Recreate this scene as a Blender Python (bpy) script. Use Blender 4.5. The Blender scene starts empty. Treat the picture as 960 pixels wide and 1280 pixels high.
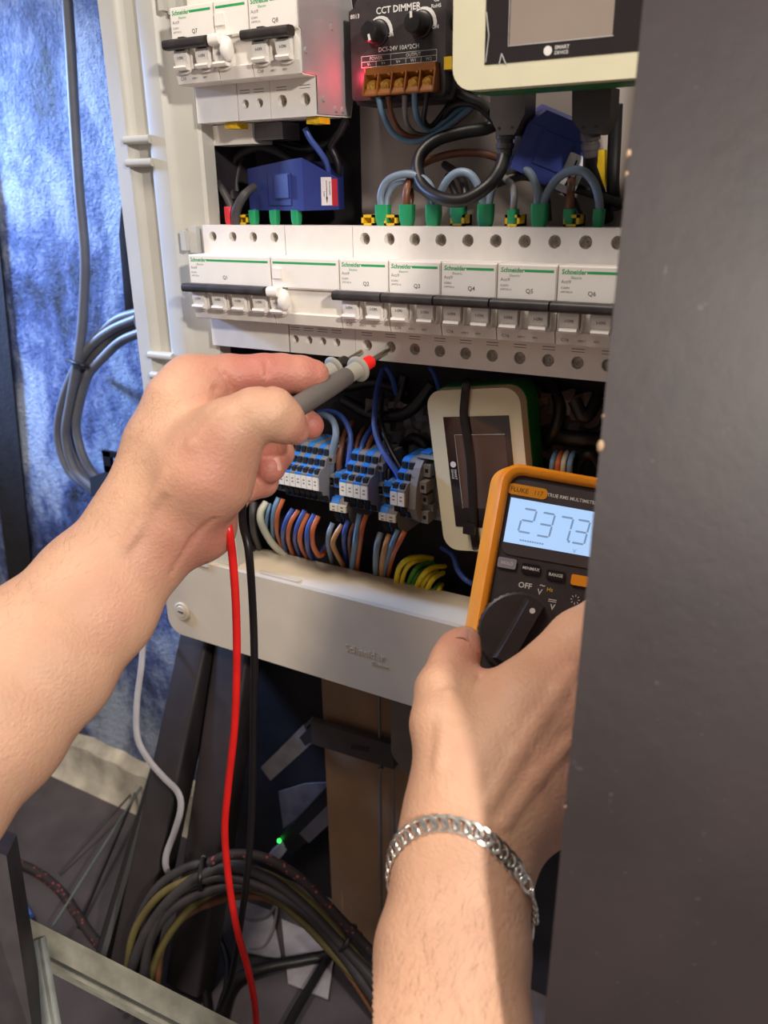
import bpy, bmesh, math, random
import numpy as np
from mathutils import Vector, Matrix, noise
random.seed(7)
SC = bpy.context.scene
COL = SC.collection
# ---------------------------------------------------------------- camera (all lengths in this file are millimetres, scaled by S)
S = 0.001
F = 1050.0
RB = np.array([[0.8674698231892275, 0.4972804359821524, -0.014431695861914598],
               [0.16600115280548872, -0.316679784300309, -0.9338937474267395],
               [-0.46897731621401384, 0.8077289658077826, -0.35725928213524505]])
CP = np.array([426.5175, -483.0839, 62.9326])
cam_data = bpy.data.cameras.new('camera')
cam = bpy.data.objects.new('camera', cam_data)
COL.objects.link(cam)
cam_data.sensor_fit = 'VERTICAL'
cam_data.sensor_height = 36.0
cam_data.sensor_width = 27.0
cam_data.lens = 36.0 * F / 1280.0
cam_data.clip_start = 0.01
cam_data.dof.use_dof = True
cam_data.dof.focus_distance = 0.54
cam_data.dof.aperture_fstop = 9.0
m3 = np.stack([RB[0], -RB[1], -RB[2]], 1)
cam.matrix_world = Matrix.Translation(Vector(CP * S)) @ Matrix(m3.tolist()).to_4x4()
SC.camera = cam

def U(u, v, z):
    """point seen at (u, v) of the 960x1280 frame, z mm in front of the camera"""
    return CP + RB.T @ (np.array([(u - 480) / F, (v - 640) / F, 1.0]) * z)
def Y(u, v, y):
    d = RB.T @ np.array([(u - 480) / F, (v - 640) / F, 1.0])
    return CP + d * ((y - CP[1]) / d[1])
def G(u, v, z):
    d = RB.T @ np.array([(u - 480) / F, (v - 640) / F, 1.0])
    return CP + d * ((z - CP[2]) / d[2])
def hang(v, z0, v0):
    """camera depth of a lead hanging straight down from depth z0 at row v0"""
    s = z0 * (v - v0) / (980 - .357 * (v - 640))
    return z0 + .357 * s

# ---------------------------------------------------------------- light and exposure
SC.view_settings.view_transform = 'Standard'
SC.view_settings.look = 'None'
SC.view_settings.gamma = 1.0
SC.view_settings.use_curve_mapping = False
SC.view_settings.exposure = 0.0
W = bpy.data.worlds.new('room_light')
SC.world = W
W.use_nodes = True
W.node_tree.nodes['Background'].inputs[0].default_value = (1.0, 0.89, 0.82, 1)
W.node_tree.nodes['Background'].inputs[1].default_value = 0.31

def lamp(name, kind, loc, target, energy, color, size=0.1, angle=40, blend=.5):
    d = bpy.data.lights.new(name, kind)
    d.energy = energy
    d.color = color
    if kind == 'AREA':
        d.shape = 'DISK'
        d.size = size
    elif kind == 'SPOT':
        d.spot_size = math.radians(angle)
        d.spot_blend = blend
        d.shadow_soft_size = size
    else:
        d.shadow_soft_size = size
    o = bpy.data.objects.new(name, d)
    COL.objects.link(o)
    o.location = Vector(loc) * S
    o.rotation_euler = (Vector(target) - Vector(loc)).to_track_quat('-Z', 'Y').to_euler()
    return o
key_pos = CP + RB.T @ np.array([430.0, -190.0, -640.0])
lamp('work_lamp', 'AREA', key_pos, (100, 0, -60), 12.5, (1.0, 0.93, 0.85), .085)
lamp('overhead_fill', 'AREA', (-150, -750, 1500), (80, -60, -100), 24.0, (1.0, 0.89, 0.77), .6)  # broad warm overhead fill, added to lift the general brightness
lamp('blue_stage_spot', 'SPOT', (-860, -120, 260), (-410, 95, 40), 112.0, (0.30, 0.50, 1.0), .06, 50, .75)

# ---------------------------------------------------------------- materials
def lin(c):
    out = []
    for x in c:
        x = x / 255.0
        out.append(x / 12.92 if x <= .04045 else ((x + .055) / 1.055) ** 2.4)
    return out
MATS = {}
def mat(name, rgb, rough=.5, metal=0, var=.06, scale=60, bump=0.0, bscale=400, trans=0, emit=None, es=0, sss=0, ior=1.45, spec=.5, coat=0):
    """procedural material: noise-varied colour, noise-varied gloss, noise bump (texture scales are per metre)"""
    if name in MATS:
        return MATS[name]
    m = bpy.data.materials.new(name)
    m.use_nodes = True
    nt = m.node_tree
    b = nt.nodes['Principled BSDF']
    L = nt.links
    tc = nt.nodes.new('ShaderNodeTexCoord')
    n = nt.nodes.new('ShaderNodeTexNoise')
    n.inputs['Scale'].default_value = scale
    n.inputs['Detail'].default_value = 4
    L.new(tc.outputs['Object'], n.inputs['Vector'])
    cr = nt.nodes.new('ShaderNodeValToRGB')
    c = lin(rgb)
    lo = [max(0, x * (1 - var * 2)) for x in c]
    hi = [min(1, x * (1 + var * 2)) for x in c]
    cr.color_ramp.elements[0].position = .3
    cr.color_ramp.elements[1].position = .7
    cr.color_ramp.elements[0].color = lo + [1]
    cr.color_ramp.elements[1].color = hi + [1]
    L.new(n.outputs['Fac'], cr.inputs['Fac'])
    L.new(cr.outputs['Color'], b.inputs['Base Color'])
    b.inputs['Roughness'].default_value = rough
    b.inputs['Metallic'].default_value = metal
    b.inputs['IOR'].default_value = ior
    b.inputs['Specular IOR Level'].default_value = spec
    b.inputs['Coat Weight'].default_value = coat
    b.inputs['Transmission Weight'].default_value = trans
    if sss:
        b.inputs['Subsurface Weight'].default_value = sss
        b.inputs['Subsurface Radius'].default_value = (1.0, .35, .2)
        b.inputs['Subsurface Scale'].default_value = .004
    if emit:
        b.inputs['Emission Color'].default_value = lin(emit) + [1]
        b.inputs['Emission Strength'].default_value = es
    if bump:
        n2 = nt.nodes.new('ShaderNodeTexNoise')
        n2.inputs['Scale'].default_value = bscale
        n2.inputs['Detail'].default_value = 5
        L.new(tc.outputs['Object'], n2.inputs['Vector'])
        bp = nt.nodes.new('ShaderNodeBump')
        bp.inputs['Strength'].default_value = bump
        bp.inputs['Distance'].default_value = .002
        L.new(n2.outputs['Fac'], bp.inputs['Height'])
        L.new(bp.outputs['Normal'], b.inputs['Normal'])
    MATS[name] = m
    return m

# ---------------------------------------------------------------- mesh helpers (millimetres)
def V(p):
    return Vector((float(p[0]), float(p[1]), float(p[2])))
def bx(bm, x0, x1, y0, y1, z0, z1):
    vs = [bm.verts.new((x, y, z)) for x in (x0, x1) for y in (y0, y1) for z in (z0, z1)]
    for f in ((0, 1, 3, 2), (4, 6, 7, 5), (0, 4, 5, 1), (2, 3, 7, 6), (0, 2, 6, 4), (1, 5, 7, 3)):
        bm.faces.new([vs[i] for i in f])
    return vs
def hexa(bm, a, b):
    """solid between two quads a, b (4 points each, same order)"""
    va = [bm.verts.new(V(p)) for p in a]
    vb = [bm.verts.new(V(p)) for p in b]
    n = len(va)
    bm.faces.new(va)
    bm.faces.new(vb[::-1])
    for i in range(n):
        j = (i + 1) % n
        bm.faces.new((va[i], vb[i], vb[j], va[j]))
def prism(bm, poly, a, b, axis='x'):
    def P(p, t):
        return {'x': (t, p[0], p[1]), 'y': (p[0], t, p[1]), 'z': (p[0], p[1], t)}[axis]
    hexa(bm, [P(p, a) for p in poly], [P(p, b) for p in poly])
def rrect(x0, x1, z0, z1, r, n=5):
    out = []
    for cx, cz, a0 in ((x1 - r, z1 - r, 0), (x0 + r, z1 - r, 90), (x0 + r, z0 + r, 180), (x1 - r, z0 + r, 270)):
        for i in range(n + 1):
            a = math.radians(a0 + 90 * i / n)
            out.append((cx + r * math.cos(a), cz + r * math.sin(a)))
    return out
def frames(pts):
    pts = [V(p) for p in pts]
    T = []
    for i in range(len(pts)):
        a = pts[max(i - 1, 0)]
        b = pts[min(i + 1, len(pts) - 1)]
        d = b - a
        T.append(d.normalized() if d.length > 1e-9 else Vector((0, 0, 1)))
    up = Vector((0, 0, 1)) if abs(T[0].z) < .9 else Vector((1, 0, 0))
    n = (up - T[0] * up.dot(T[0])).normalized()
    out = []
    for p, t in zip(pts, T):
        n = n - t * n.dot(t)
        n = n.normalized() if n.length > 1e-9 else t.orthogonal().normalized()
        out.append((p, t, n, t.cross(n)))
    return out
def tube(bm, pts, r, n=8, flat=1.0, caps=True):
    rings = []
    fr = frames(pts)
    for i, (p, t, a, b) in enumerate(fr):
        rr = r[i] if isinstance(r, (list, tuple)) else r
        rings.append([bm.verts.new(p + a * (rr * flat * math.cos(2 * math.pi * k / n)) + b * (rr * math.sin(2 * math.pi * k / n))) for k in range(n)])
    for q in range(len(rings) - 1):
        for k in range(n):
            j = (k + 1) % n
            bm.faces.new((rings[q][k], rings[q][j], rings[q + 1][j], rings[q + 1][k]))
    if caps:
        bm.faces.new(rings[0][::-1])
        bm.faces.new(rings[-1])
def cyl(bm, p0, p1, r0, r1=None, n=16):
    tube(bm, [p0, p1], [r0, r0 if r1 is None else r1], n)
def lathe(bm, p0, p1, prof, n=20):
    """prof: list of (t along p0->p1 in mm, radius)"""
    d = (V(p1) - V(p0)).normalized()
    tube(bm, [V(p0) + d * t for t, r in prof], [max(r, .01) for t, r in prof], n)
def ell(bm, c, r, n=12, rot=None):
    o = bmesh.ops.create_uvsphere(bm, u_segments=n, v_segments=max(6, n // 2), radius=1)
    M = Matrix.Translation(V(c)) @ (rot.to_4x4() if rot else Matrix.Identity(4)) @ Matrix.Diagonal((r[0], r[1], r[2], 1))
    bmesh.ops.transform(bm, matrix=M, verts=o['verts'])
def cr(pts, n=6):
    """Catmull-Rom through the control points"""
    P = [np.array(p, float) for p in pts]
    P = [2 * P[0] - P[1]] + P + [2 * P[-1] - P[-2]]
    out = []
    for i in range(1, len(P) - 2):
        for k in range(n):
            t = k / n
            out.append(.5 * (2 * P[i] + (P[i + 1] - P[i - 1]) * t + (2 * P[i - 1] - 5 * P[i] + 4 * P[i + 1] - P[i + 2]) * t * t
                             + (3 * P[i] - P[i - 1] - 3 * P[i + 1] + P[i + 2]) * t ** 3))
    out.append(P[-2])
    return out
def bevel(bm, w, seg=2, ang=30):
    es = [e for e in bm.edges if len(e.link_faces) == 2 and e.calc_face_angle(0) > math.radians(ang)]
    bmesh.ops.bevel(bm, geom=es, offset=w, segments=seg, affect='EDGES', profile=.6, clamp_overlap=True)
def BM():
    return bmesh.new()
def link(name, bm, m, parent=None, origin=(0, 0, 0), smooth=True, ang=35, norm=True):
    if norm:
        bmesh.ops.recalc_face_normals(bm, faces=bm.faces[:])
    o3 = V(origin)
    for v in bm.verts:
        v.co = (v.co - o3) * S
    me = bpy.data.meshes.new(name)
    bm.to_mesh(me)
    bm.free()
    for x in (m if isinstance(m, (list, tuple)) else [m]):
        me.materials.append(x)
    if smooth:
        me.polygons.foreach_set('use_smooth', [True] * len(me.polygons))
        me.set_sharp_from_angle(angle=math.radians(ang))
    ob = bpy.data.objects.new(name, me)
    COL.objects.link(ob)
    if parent is not None:
        ob.parent = parent
    else:
        ob.location = o3 * S
    return ob
FR = {}
def thing(name, label, cat, loc, group=None, rot=None, kind=None):
    o = bpy.data.objects.new(name, None)
    COL.objects.link(o)
    o.empty_display_size = .01
    M = Matrix.Translation(V(loc) * S)
    if rot is not None:
        M = M @ rot.to_4x4()
    o.matrix_world = M
    tag(o, label, cat, group, kind)
    FR[o.name] = (V(loc), rot)
    return o
def tag(o, label=None, cat=None, group=None, kind=None):
    if label:
        o['label'] = label
    if cat:
        o['category'] = cat
    if group:
        o['group'] = group
    if kind:
        o['kind'] = kind
    return o
def part(t, name, bm, m, world=False, parent=None, label=None, **k):
    """a mesh child of thing t; its points are in t's own frame, or in the world when world=True"""
    if world:
        loc, rot = FR[t.name]
        R = rot.transposed() if rot is not None else None
        for v in bm.verts:
            v.co = v.co - loc
            if R is not None:
                v.co = R @ v.co
    ob = link(name, bm, m, parent or t, **k)
    if label:
        ob['label'] = label
    return ob
def solo(name, bm, m, label, cat, origin, group=None, kind=None, **k):
    return tag(link(name, bm, m, None, origin, **k), label, cat, group, kind)
FONT = {}
def glyphs(bm, s, size, O, ex, ey, align='LEFT', depth=0.0, bold=0.0, shear=0.0, sx=1.0):
    """write s as flat (or depth mm thick) mesh lettering into bm: O origin, ex / ey unit axes, size = letter height in mm"""
    key = (s, align, depth > 0, bold, shear)
    if key not in FONT:
        cu = bpy.data.curves.new('lettering', 'FONT')
        cu.body = s
        cu.align_x = align
        cu.size = 1.0
        cu.resolution_u = 2
        cu.shear = shear
        cu.offset = bold
        cu.extrude = .5 if depth > 0 else 0
        ob = bpy.data.objects.new('lettering', cu)
        COL.objects.link(ob)
        dg = bpy.context.evaluated_depsgraph_get()
        me = ob.evaluated_get(dg).to_mesh()
        FONT[key] = ([tuple(v.co) for v in me.vertices], [tuple(p.vertices) for p in me.polygons])
        ob.evaluated_get(dg).to_mesh_clear()
        bpy.data.objects.remove(ob)
        bpy.data.curves.remove(cu)
    vs, fs = FONT[key]
    k = size / .72
    O, ex, ey = V(O), V(ex), V(ey)
    ez = ex.cross(ey)
    vv = [bm.verts.new(O + ex * (x * k * sx) + ey * (y * k) + ez * (z * depth)) for x, y, z in vs]
    for f in fs:
        try:
            bm.faces.new([vv[i] for i in f])
        except ValueError:
            pass
def quad(bm, O, ex, ey, x0, x1, y0, y1):
    O, ex, ey = V(O), V(ex), V(ey)
    bm.faces.new([bm.verts.new(O + ex * x + ey * y) for x, y in ((x0, y0), (x1, y0), (x1, y1), (x0, y1))])

white = mat('breaker_white', (226, 219, 210), .42, var=.02, scale=90, bump=.02)
nosew = mat('breaker_front_white', (238, 232, 224), .36, var=.015)
framew = mat('frame_white', (188, 185, 176), .42, var=.025, scale=25, bump=.03, bscale=120)
railw = mat('rail_grey_white', (194, 179, 156), .4, var=.03, scale=25, bump=.03, bscale=120)
black = mat('black_plastic', (28, 25, 27), .38, var=.15)
charcoal = mat('charcoal_plastic', (46, 42, 44), .5, var=.1)
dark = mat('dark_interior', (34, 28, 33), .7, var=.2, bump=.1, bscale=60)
green = mat('print_green', (40, 160, 88), .5)
ink = mat('print_grey', (110, 104, 100), .6)
inkd = mat('print_black', (52, 48, 48), .6)
steel = mat('screw_steel', (140, 130, 118), .4, metal=.9, var=.2, scale=300)
holem = mat('terminal_shadow', (58, 52, 46), .7)
yellow = mat('yellow_clip', (206, 168, 30), .45)
# ================================================================ the room
wallm = mat('blue_lit_render', (200, 200, 206), .36, var=.3, scale=9)
def wall_nodes():
    nt = wallm.node_tree
    b = nt.nodes['Principled BSDF']
    tc = nt.nodes.new('ShaderNodeTexCoord')
    mp = nt.nodes.new('ShaderNodeMapping')
    mp.inputs['Scale'].default_value = (1.0, 1.0, .6)
    nt.links.new(tc.outputs['Object'], mp.inputs['Vector'])
    n1 = nt.nodes.new('ShaderNodeTexNoise')
    n1.inputs['Scale'].default_value = 9
    n1.inputs['Detail'].default_value = 9
    n1.inputs['Roughness'].default_value = .68
    n1.inputs['Distortion'].default_value = .15
    nt.links.new(mp.outputs[0], n1.inputs['Vector'])
    r = nt.nodes.new('ShaderNodeValToRGB')
    e = r.color_ramp.elements
    e[0].position = .40
    e[0].color = lin((22, 24, 44)) + [1]
    e[1].position = .58
    e[1].color = lin((182, 196, 220)) + [1]
    x = e.new(.48)
    x.color = lin((84, 102, 156)) + [1]
    nt.links.new(n1.outputs['Fac'], r.inputs['Fac'])
    nt.links.new(r.outputs['Color'], b.inputs['Base Color'])
    n2 = nt.nodes.new('ShaderNodeTexNoise')
    n2.inputs['Scale'].default_value = 150
    n2.inputs['Detail'].default_value = 6
    n2.inputs['Roughness'].default_value = .7
    nt.links.new(tc.outputs['Object'], n2.inputs['Vector'])
    bp = nt.nodes.new('ShaderNodeBump')
    bp.inputs['Strength'].default_value = 1.0
    bp.inputs['Distance'].default_value = .012
    nt.links.new(n2.outputs['Fac'], bp.inputs['Height'])
    nt.links.new(bp.outputs['Normal'], b.inputs['Normal'])
wall_nodes()
ZF = -640.0
bm = BM()
nx, nz = 64, 60
grid = [[bm.verts.new((-1000 + 1700 * i / nx, 100 + 1.6 * noise.noise((i * .35, j * .3, 3.0)) + 1.2 * noise.noise((i * 1.1, j * .9, 8.0)), ZF + 1300 * j / nz)) for j in range(nz + 1)] for i in range(nx + 1)]
for i in range(nx):
    for j in range(nz):
        bm.faces.new((grid[i][j], grid[i + 1][j], grid[i + 1][j + 1], grid[i][j + 1]))
tag(link('wall_back', bm, wallm, None, (0, 100, ZF)), kind='structure')
floorm = mat('floor_grey', (72, 66, 70), .7, var=.18, scale=14, bump=.15, bscale=70)
bm = BM()
bx(bm, -1100, 800, -1200, 130, ZF - 30, ZF)
tag(link('floor', bm, floorm, None, (0, 0, ZF)), kind='structure')
# pale unpainted foot of the wall
bm = BM()
n = 40
prev = None
rows = []
for i in range(n + 1):
    x = -800 + 640 * i / n
    h = 62 + 8 * noise.noise((i * .4, 0, 1))
    rows.append([bm.verts.new((x, y, z)) for y, z in ((96, ZF + h), (84 + 2 * noise.noise((i * .7, 2, 2)), ZF + h - 8), (78, ZF + 6), (74, ZF), (100, ZF), (100, ZF + h))])
for i in range(n):
    for k in range(6):
        j = (k + 1) % 6
        bm.faces.new((rows[i][k], rows[i + 1][k], rows[i + 1][j], rows[i][j]))
bm.faces.new(rows[0]); bm.faces.new(rows[-1][::-1])
tag(link('baseboard_back', bm, mat('pale_wall_foot', (176, 168, 152), .8, var=.2, scale=30, bump=.3, bscale=90), None, (-400, 90, ZF)), kind='structure')

# black board carrying the enclosure; its left bulge is shaped as a shadow
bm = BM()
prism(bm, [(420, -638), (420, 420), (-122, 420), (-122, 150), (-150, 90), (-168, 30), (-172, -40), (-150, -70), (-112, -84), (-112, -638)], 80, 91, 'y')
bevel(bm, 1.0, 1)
solo('mounting_board', bm, mat('black_board', (24, 21, 30), .75, var=.3, scale=20, bump=.2, bscale=80), 'black painted mounting board behind the white electrical enclosure, side bulge imitating a shadow', 'board', (100, 86, -638))
# black strip at the far left of the wall
bm = BM()
p = [Y(0, 380, 84), Y(38, 700, 84)]
a = Y(-60, 180, 96); b_ = Y(-14, 180, 96); c_ = Y(43, 750, 96); d_ = Y(14, 750, 96)
hexa(bm, [a, b_, c_, d_], [q + np.array([0, 2, 0]) for q in (a, b_, c_, d_)])
solo('dark_drape', bm, mat('black_cloth', (20, 18, 24), .9, var=.3, scale=40, bump=.4, bscale=200), 'narrow black drape strip hanging down the blue lit wall', 'drape', c_)

# ================================================================ the enclosure
enc = thing('electrical_enclosure', 'white wall-mounted electrical distribution enclosure, open, with wide plastic front frame', 'enclosure', (120, 40, -306))
# left stile: profile in (x, y) swept along z
prof = [(-80, 4), (-77, 0), (-63, -1), (-61.5, 2.5), (-58, 5), (-45, 4.5), (-42, 0), (-39, -1.5), (-26, -1), (-23, 3), (-20, 5), (-2, 6), (0, 8), (0, 20), (-4, 20), (-4, 14), (-70, 14), (-70, 78), (-80, 78)]
bm = BM()
prism(bm, prof, -231, 330, 'z')
sf = part(enc, 'front_frame', bm, framew, world=True)
def ridge(z, x0=-64, x1=-39):
    bm = BM()
    prism(bm, rrect(-4.6, 6, z - 2.8, z + 2.8, 2.2, 4), x0, x1, 'x')
    return part(enc, 'frame_ridge', bm, framew, world=True, parent=sf)
for v0 in (174, 203, 443, 468):
    ridge(Y(182, v0, -2)[2])
for v0, v1 in ((288, 312), (-20, 12)):
    z0, z1 = Y(232, v1, 4)[2], Y(232, v0, 4)[2]
    bm = BM()
    bx(bm, -19, -14.5, -3, 6, z0, z1)
    bx(bm, -14.5, -7, 1, 6, z0 - 2, z1 + 3)
    bevel(bm, .6, 1)
    part(enc, 'frame_clip', bm, framew, world=True, parent=sf)
# bottom rail
ZT, ZB = -229.0, -306.0
poly = rrect(-80, 352, ZB, ZT + 1, 15, 6)
bm = BM()
prism(bm, poly, 0, 5, 'y')
bevel(bm, 2.2, 3, 40)
prism(bm, [(4, ZB + 2), (78, ZB + 2), (78, ZB + 8), (8, ZB + 8), (8, ZT - 8), (42, ZT + 1), (42, ZT + 4), (10, ZT + 1.5), (2, ZT - 3)], -74, 346, 'x')
rail = part(enc, 'bottom_rail', bm, railw, world=True)
bm = BM()
q = Y(345, 712, 6)
bm2 = rrect(Y(318, 718, 4)[0] + 2, Y(372, 728, 4)[0], 6, 16, 4.5, 6)
prism(bm, bm2, ZT - 2.0, ZT + 1.6, 'z')
bevel(bm, .8, 1)
part(enc, 'rail_latch', bm, railw, world=True, parent=rail)
q = Y(228, 764, 0)
bm = BM()
lathe(bm, (q[0], 1, q[2]), (q[0], -5, q[2]), [(0, 8.6), (1.8, 8.6), (2.6, 7.6), (2.0, 6.2), (1.8, 6.0), (3.0, 5.0), (3.2, .2)], 28)
sc = part(enc, 'screw_cover', bm, railw, world=True, parent=rail)
bm = BM()
bx(bm, q[0] - 3, q[0] + 3, -2.6, -1.9, q[2] - .5, q[2] + .7)
part(enc, 'screw_slot', bm, inkd, world=True, parent=rail)
q0 = Y(431, 813, 0)
bm = BM()
glyphs(bm, 'Schneider', 6.5, (q0[0], -.1, q0[2]), (1, 0, 0), (0, 0, 1), depth=.5, bold=.012)
glyphs(bm, 'Electric', 3.6, (q0[0] + 24, -.1, q0[2] - 6), (1, 0, 0), (0, 0, 1), depth=.4)
part(enc, 'embossed_lettering', bm, railw, world=True, parent=rail)
# tub: back, sides, top
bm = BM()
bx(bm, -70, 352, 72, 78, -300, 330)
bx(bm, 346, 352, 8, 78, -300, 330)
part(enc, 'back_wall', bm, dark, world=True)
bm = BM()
bx(bm, -6, -4, 20, 74, -300, 330)  # side wall coloured dark to stand in for the deep shade inside
part(enc, 'shaded_side_wall', bm, dark, world=True)
bm = BM()
bx(bm, 340, 420, -1, 14, -300, 330)
bevel(bm, 2, 2)
part(enc, 'front_frame', bm, framew, world=True)
platem = mat('mounting_plate_grey', (150, 140, 134), .55, var=.08, scale=12, bump=.03)
bm = BM()
bx(bm, 97, 338, 60, 63, 20, 330)
bevel(bm, .8, 1)
part(enc, 'mounting_plate', bm, platem, world=True)
zinc = mat('zinc_rail', (150, 150, 148), .35, metal=.9, var=.1)
for z, xr in ((0, 335), (150.35, 104), (-152, 214)):
    bm = BM()
    prism(bm, [(46, z - 17.5), (47, z - 17.5), (47, z - 12.5), (53, z - 12.5), (53, z + 12.5), (47, z + 12.5), (47, z + 17.5), (46, z + 17.5), (46, z + 11.5), (52, z + 11.5), (52, z - 11.5), (46, z - 11.5)], 2, xr, 'x')
    part(enc, 'din_rail', bm, zinc, world=True)

# ================================================================ breakers
ND = 17.5                                                            # how far the front stands proud of the terminal shoulders
def shoulder(bm, x0, x1, z0, z1, holes, r, y=0.0, depth=5.0):
    """slab y..y+depth with round holes: cells side by side, one per entry of holes ((xa, xb, cx, cz) or None)"""
    xs = [x0] + sorted({h[0] for h in holes} | {h[1] for h in holes}) + [x1]
    for h in holes:
        xa, xb, cx, cz = h
        n = 16
        ring, ring2, outer = [], [], []
        for k in range(n):
            a = 2 * math.pi * (k + .5) / n
            c, s = math.cos(a), math.sin(a)
            ring.append(bm.verts.new((cx + r * c, y, cz + r * s)))
            ring2.append(bm.verts.new((cx + r * c, y + depth, cz + r * s)))
            tx = ((xb if c > 0 else xa) - cx) / c
            tz = ((z1 if s > 0 else z0) - cz) / s
            t = min(tx, tz)
            outer.append([cx + t * c, cz + t * s])
        for ccx, ccz in ((xa, z0), (xa, z1), (xb, z0), (xb, z1)):      # pull the nearest boundary point into each corner
            k = min(range(n), key=lambda i: (outer[i][0] - ccx) ** 2 + (outer[i][1] - ccz) ** 2)
            outer[k] = [ccx, ccz]
        ov = [bm.verts.new((o[0], y, o[1])) for o in outer]
        for k in range(n):
            j = (k + 1) % n
            bm.faces.new((ring[k], ring[j], ov[j], ov[k]))
            bm.faces.new((ring[j], ring[k], ring2[k], ring2[j]))
    used = sorted((h[0], h[1]) for h in holes)
    cur = x0
    for a, b in used + [(x1, x1)]:
        if a > cur + .01:
            quad(bm, (0, y, 0), (1, 0, 0), (0, 0, 1), cur, a, z0, z1)
        cur = max(cur, b)
    quad(bm, (0, y, z1), (1, 0, 0), (0, 1, 0), x0, x1, 0, depth)
    quad(bm, (0, y, z0), (1, 0, 0), (0, 1, 0), x0, x1, 0, depth)
    quad(bm, (x0, y, 0), (0, 1, 0), (0, 0, 1), 0, depth, z0, z1)
    quad(bm, (x1, y, 0), (0, 1, 0), (0, 0, 1), 0, depth, z0, z1)

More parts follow.
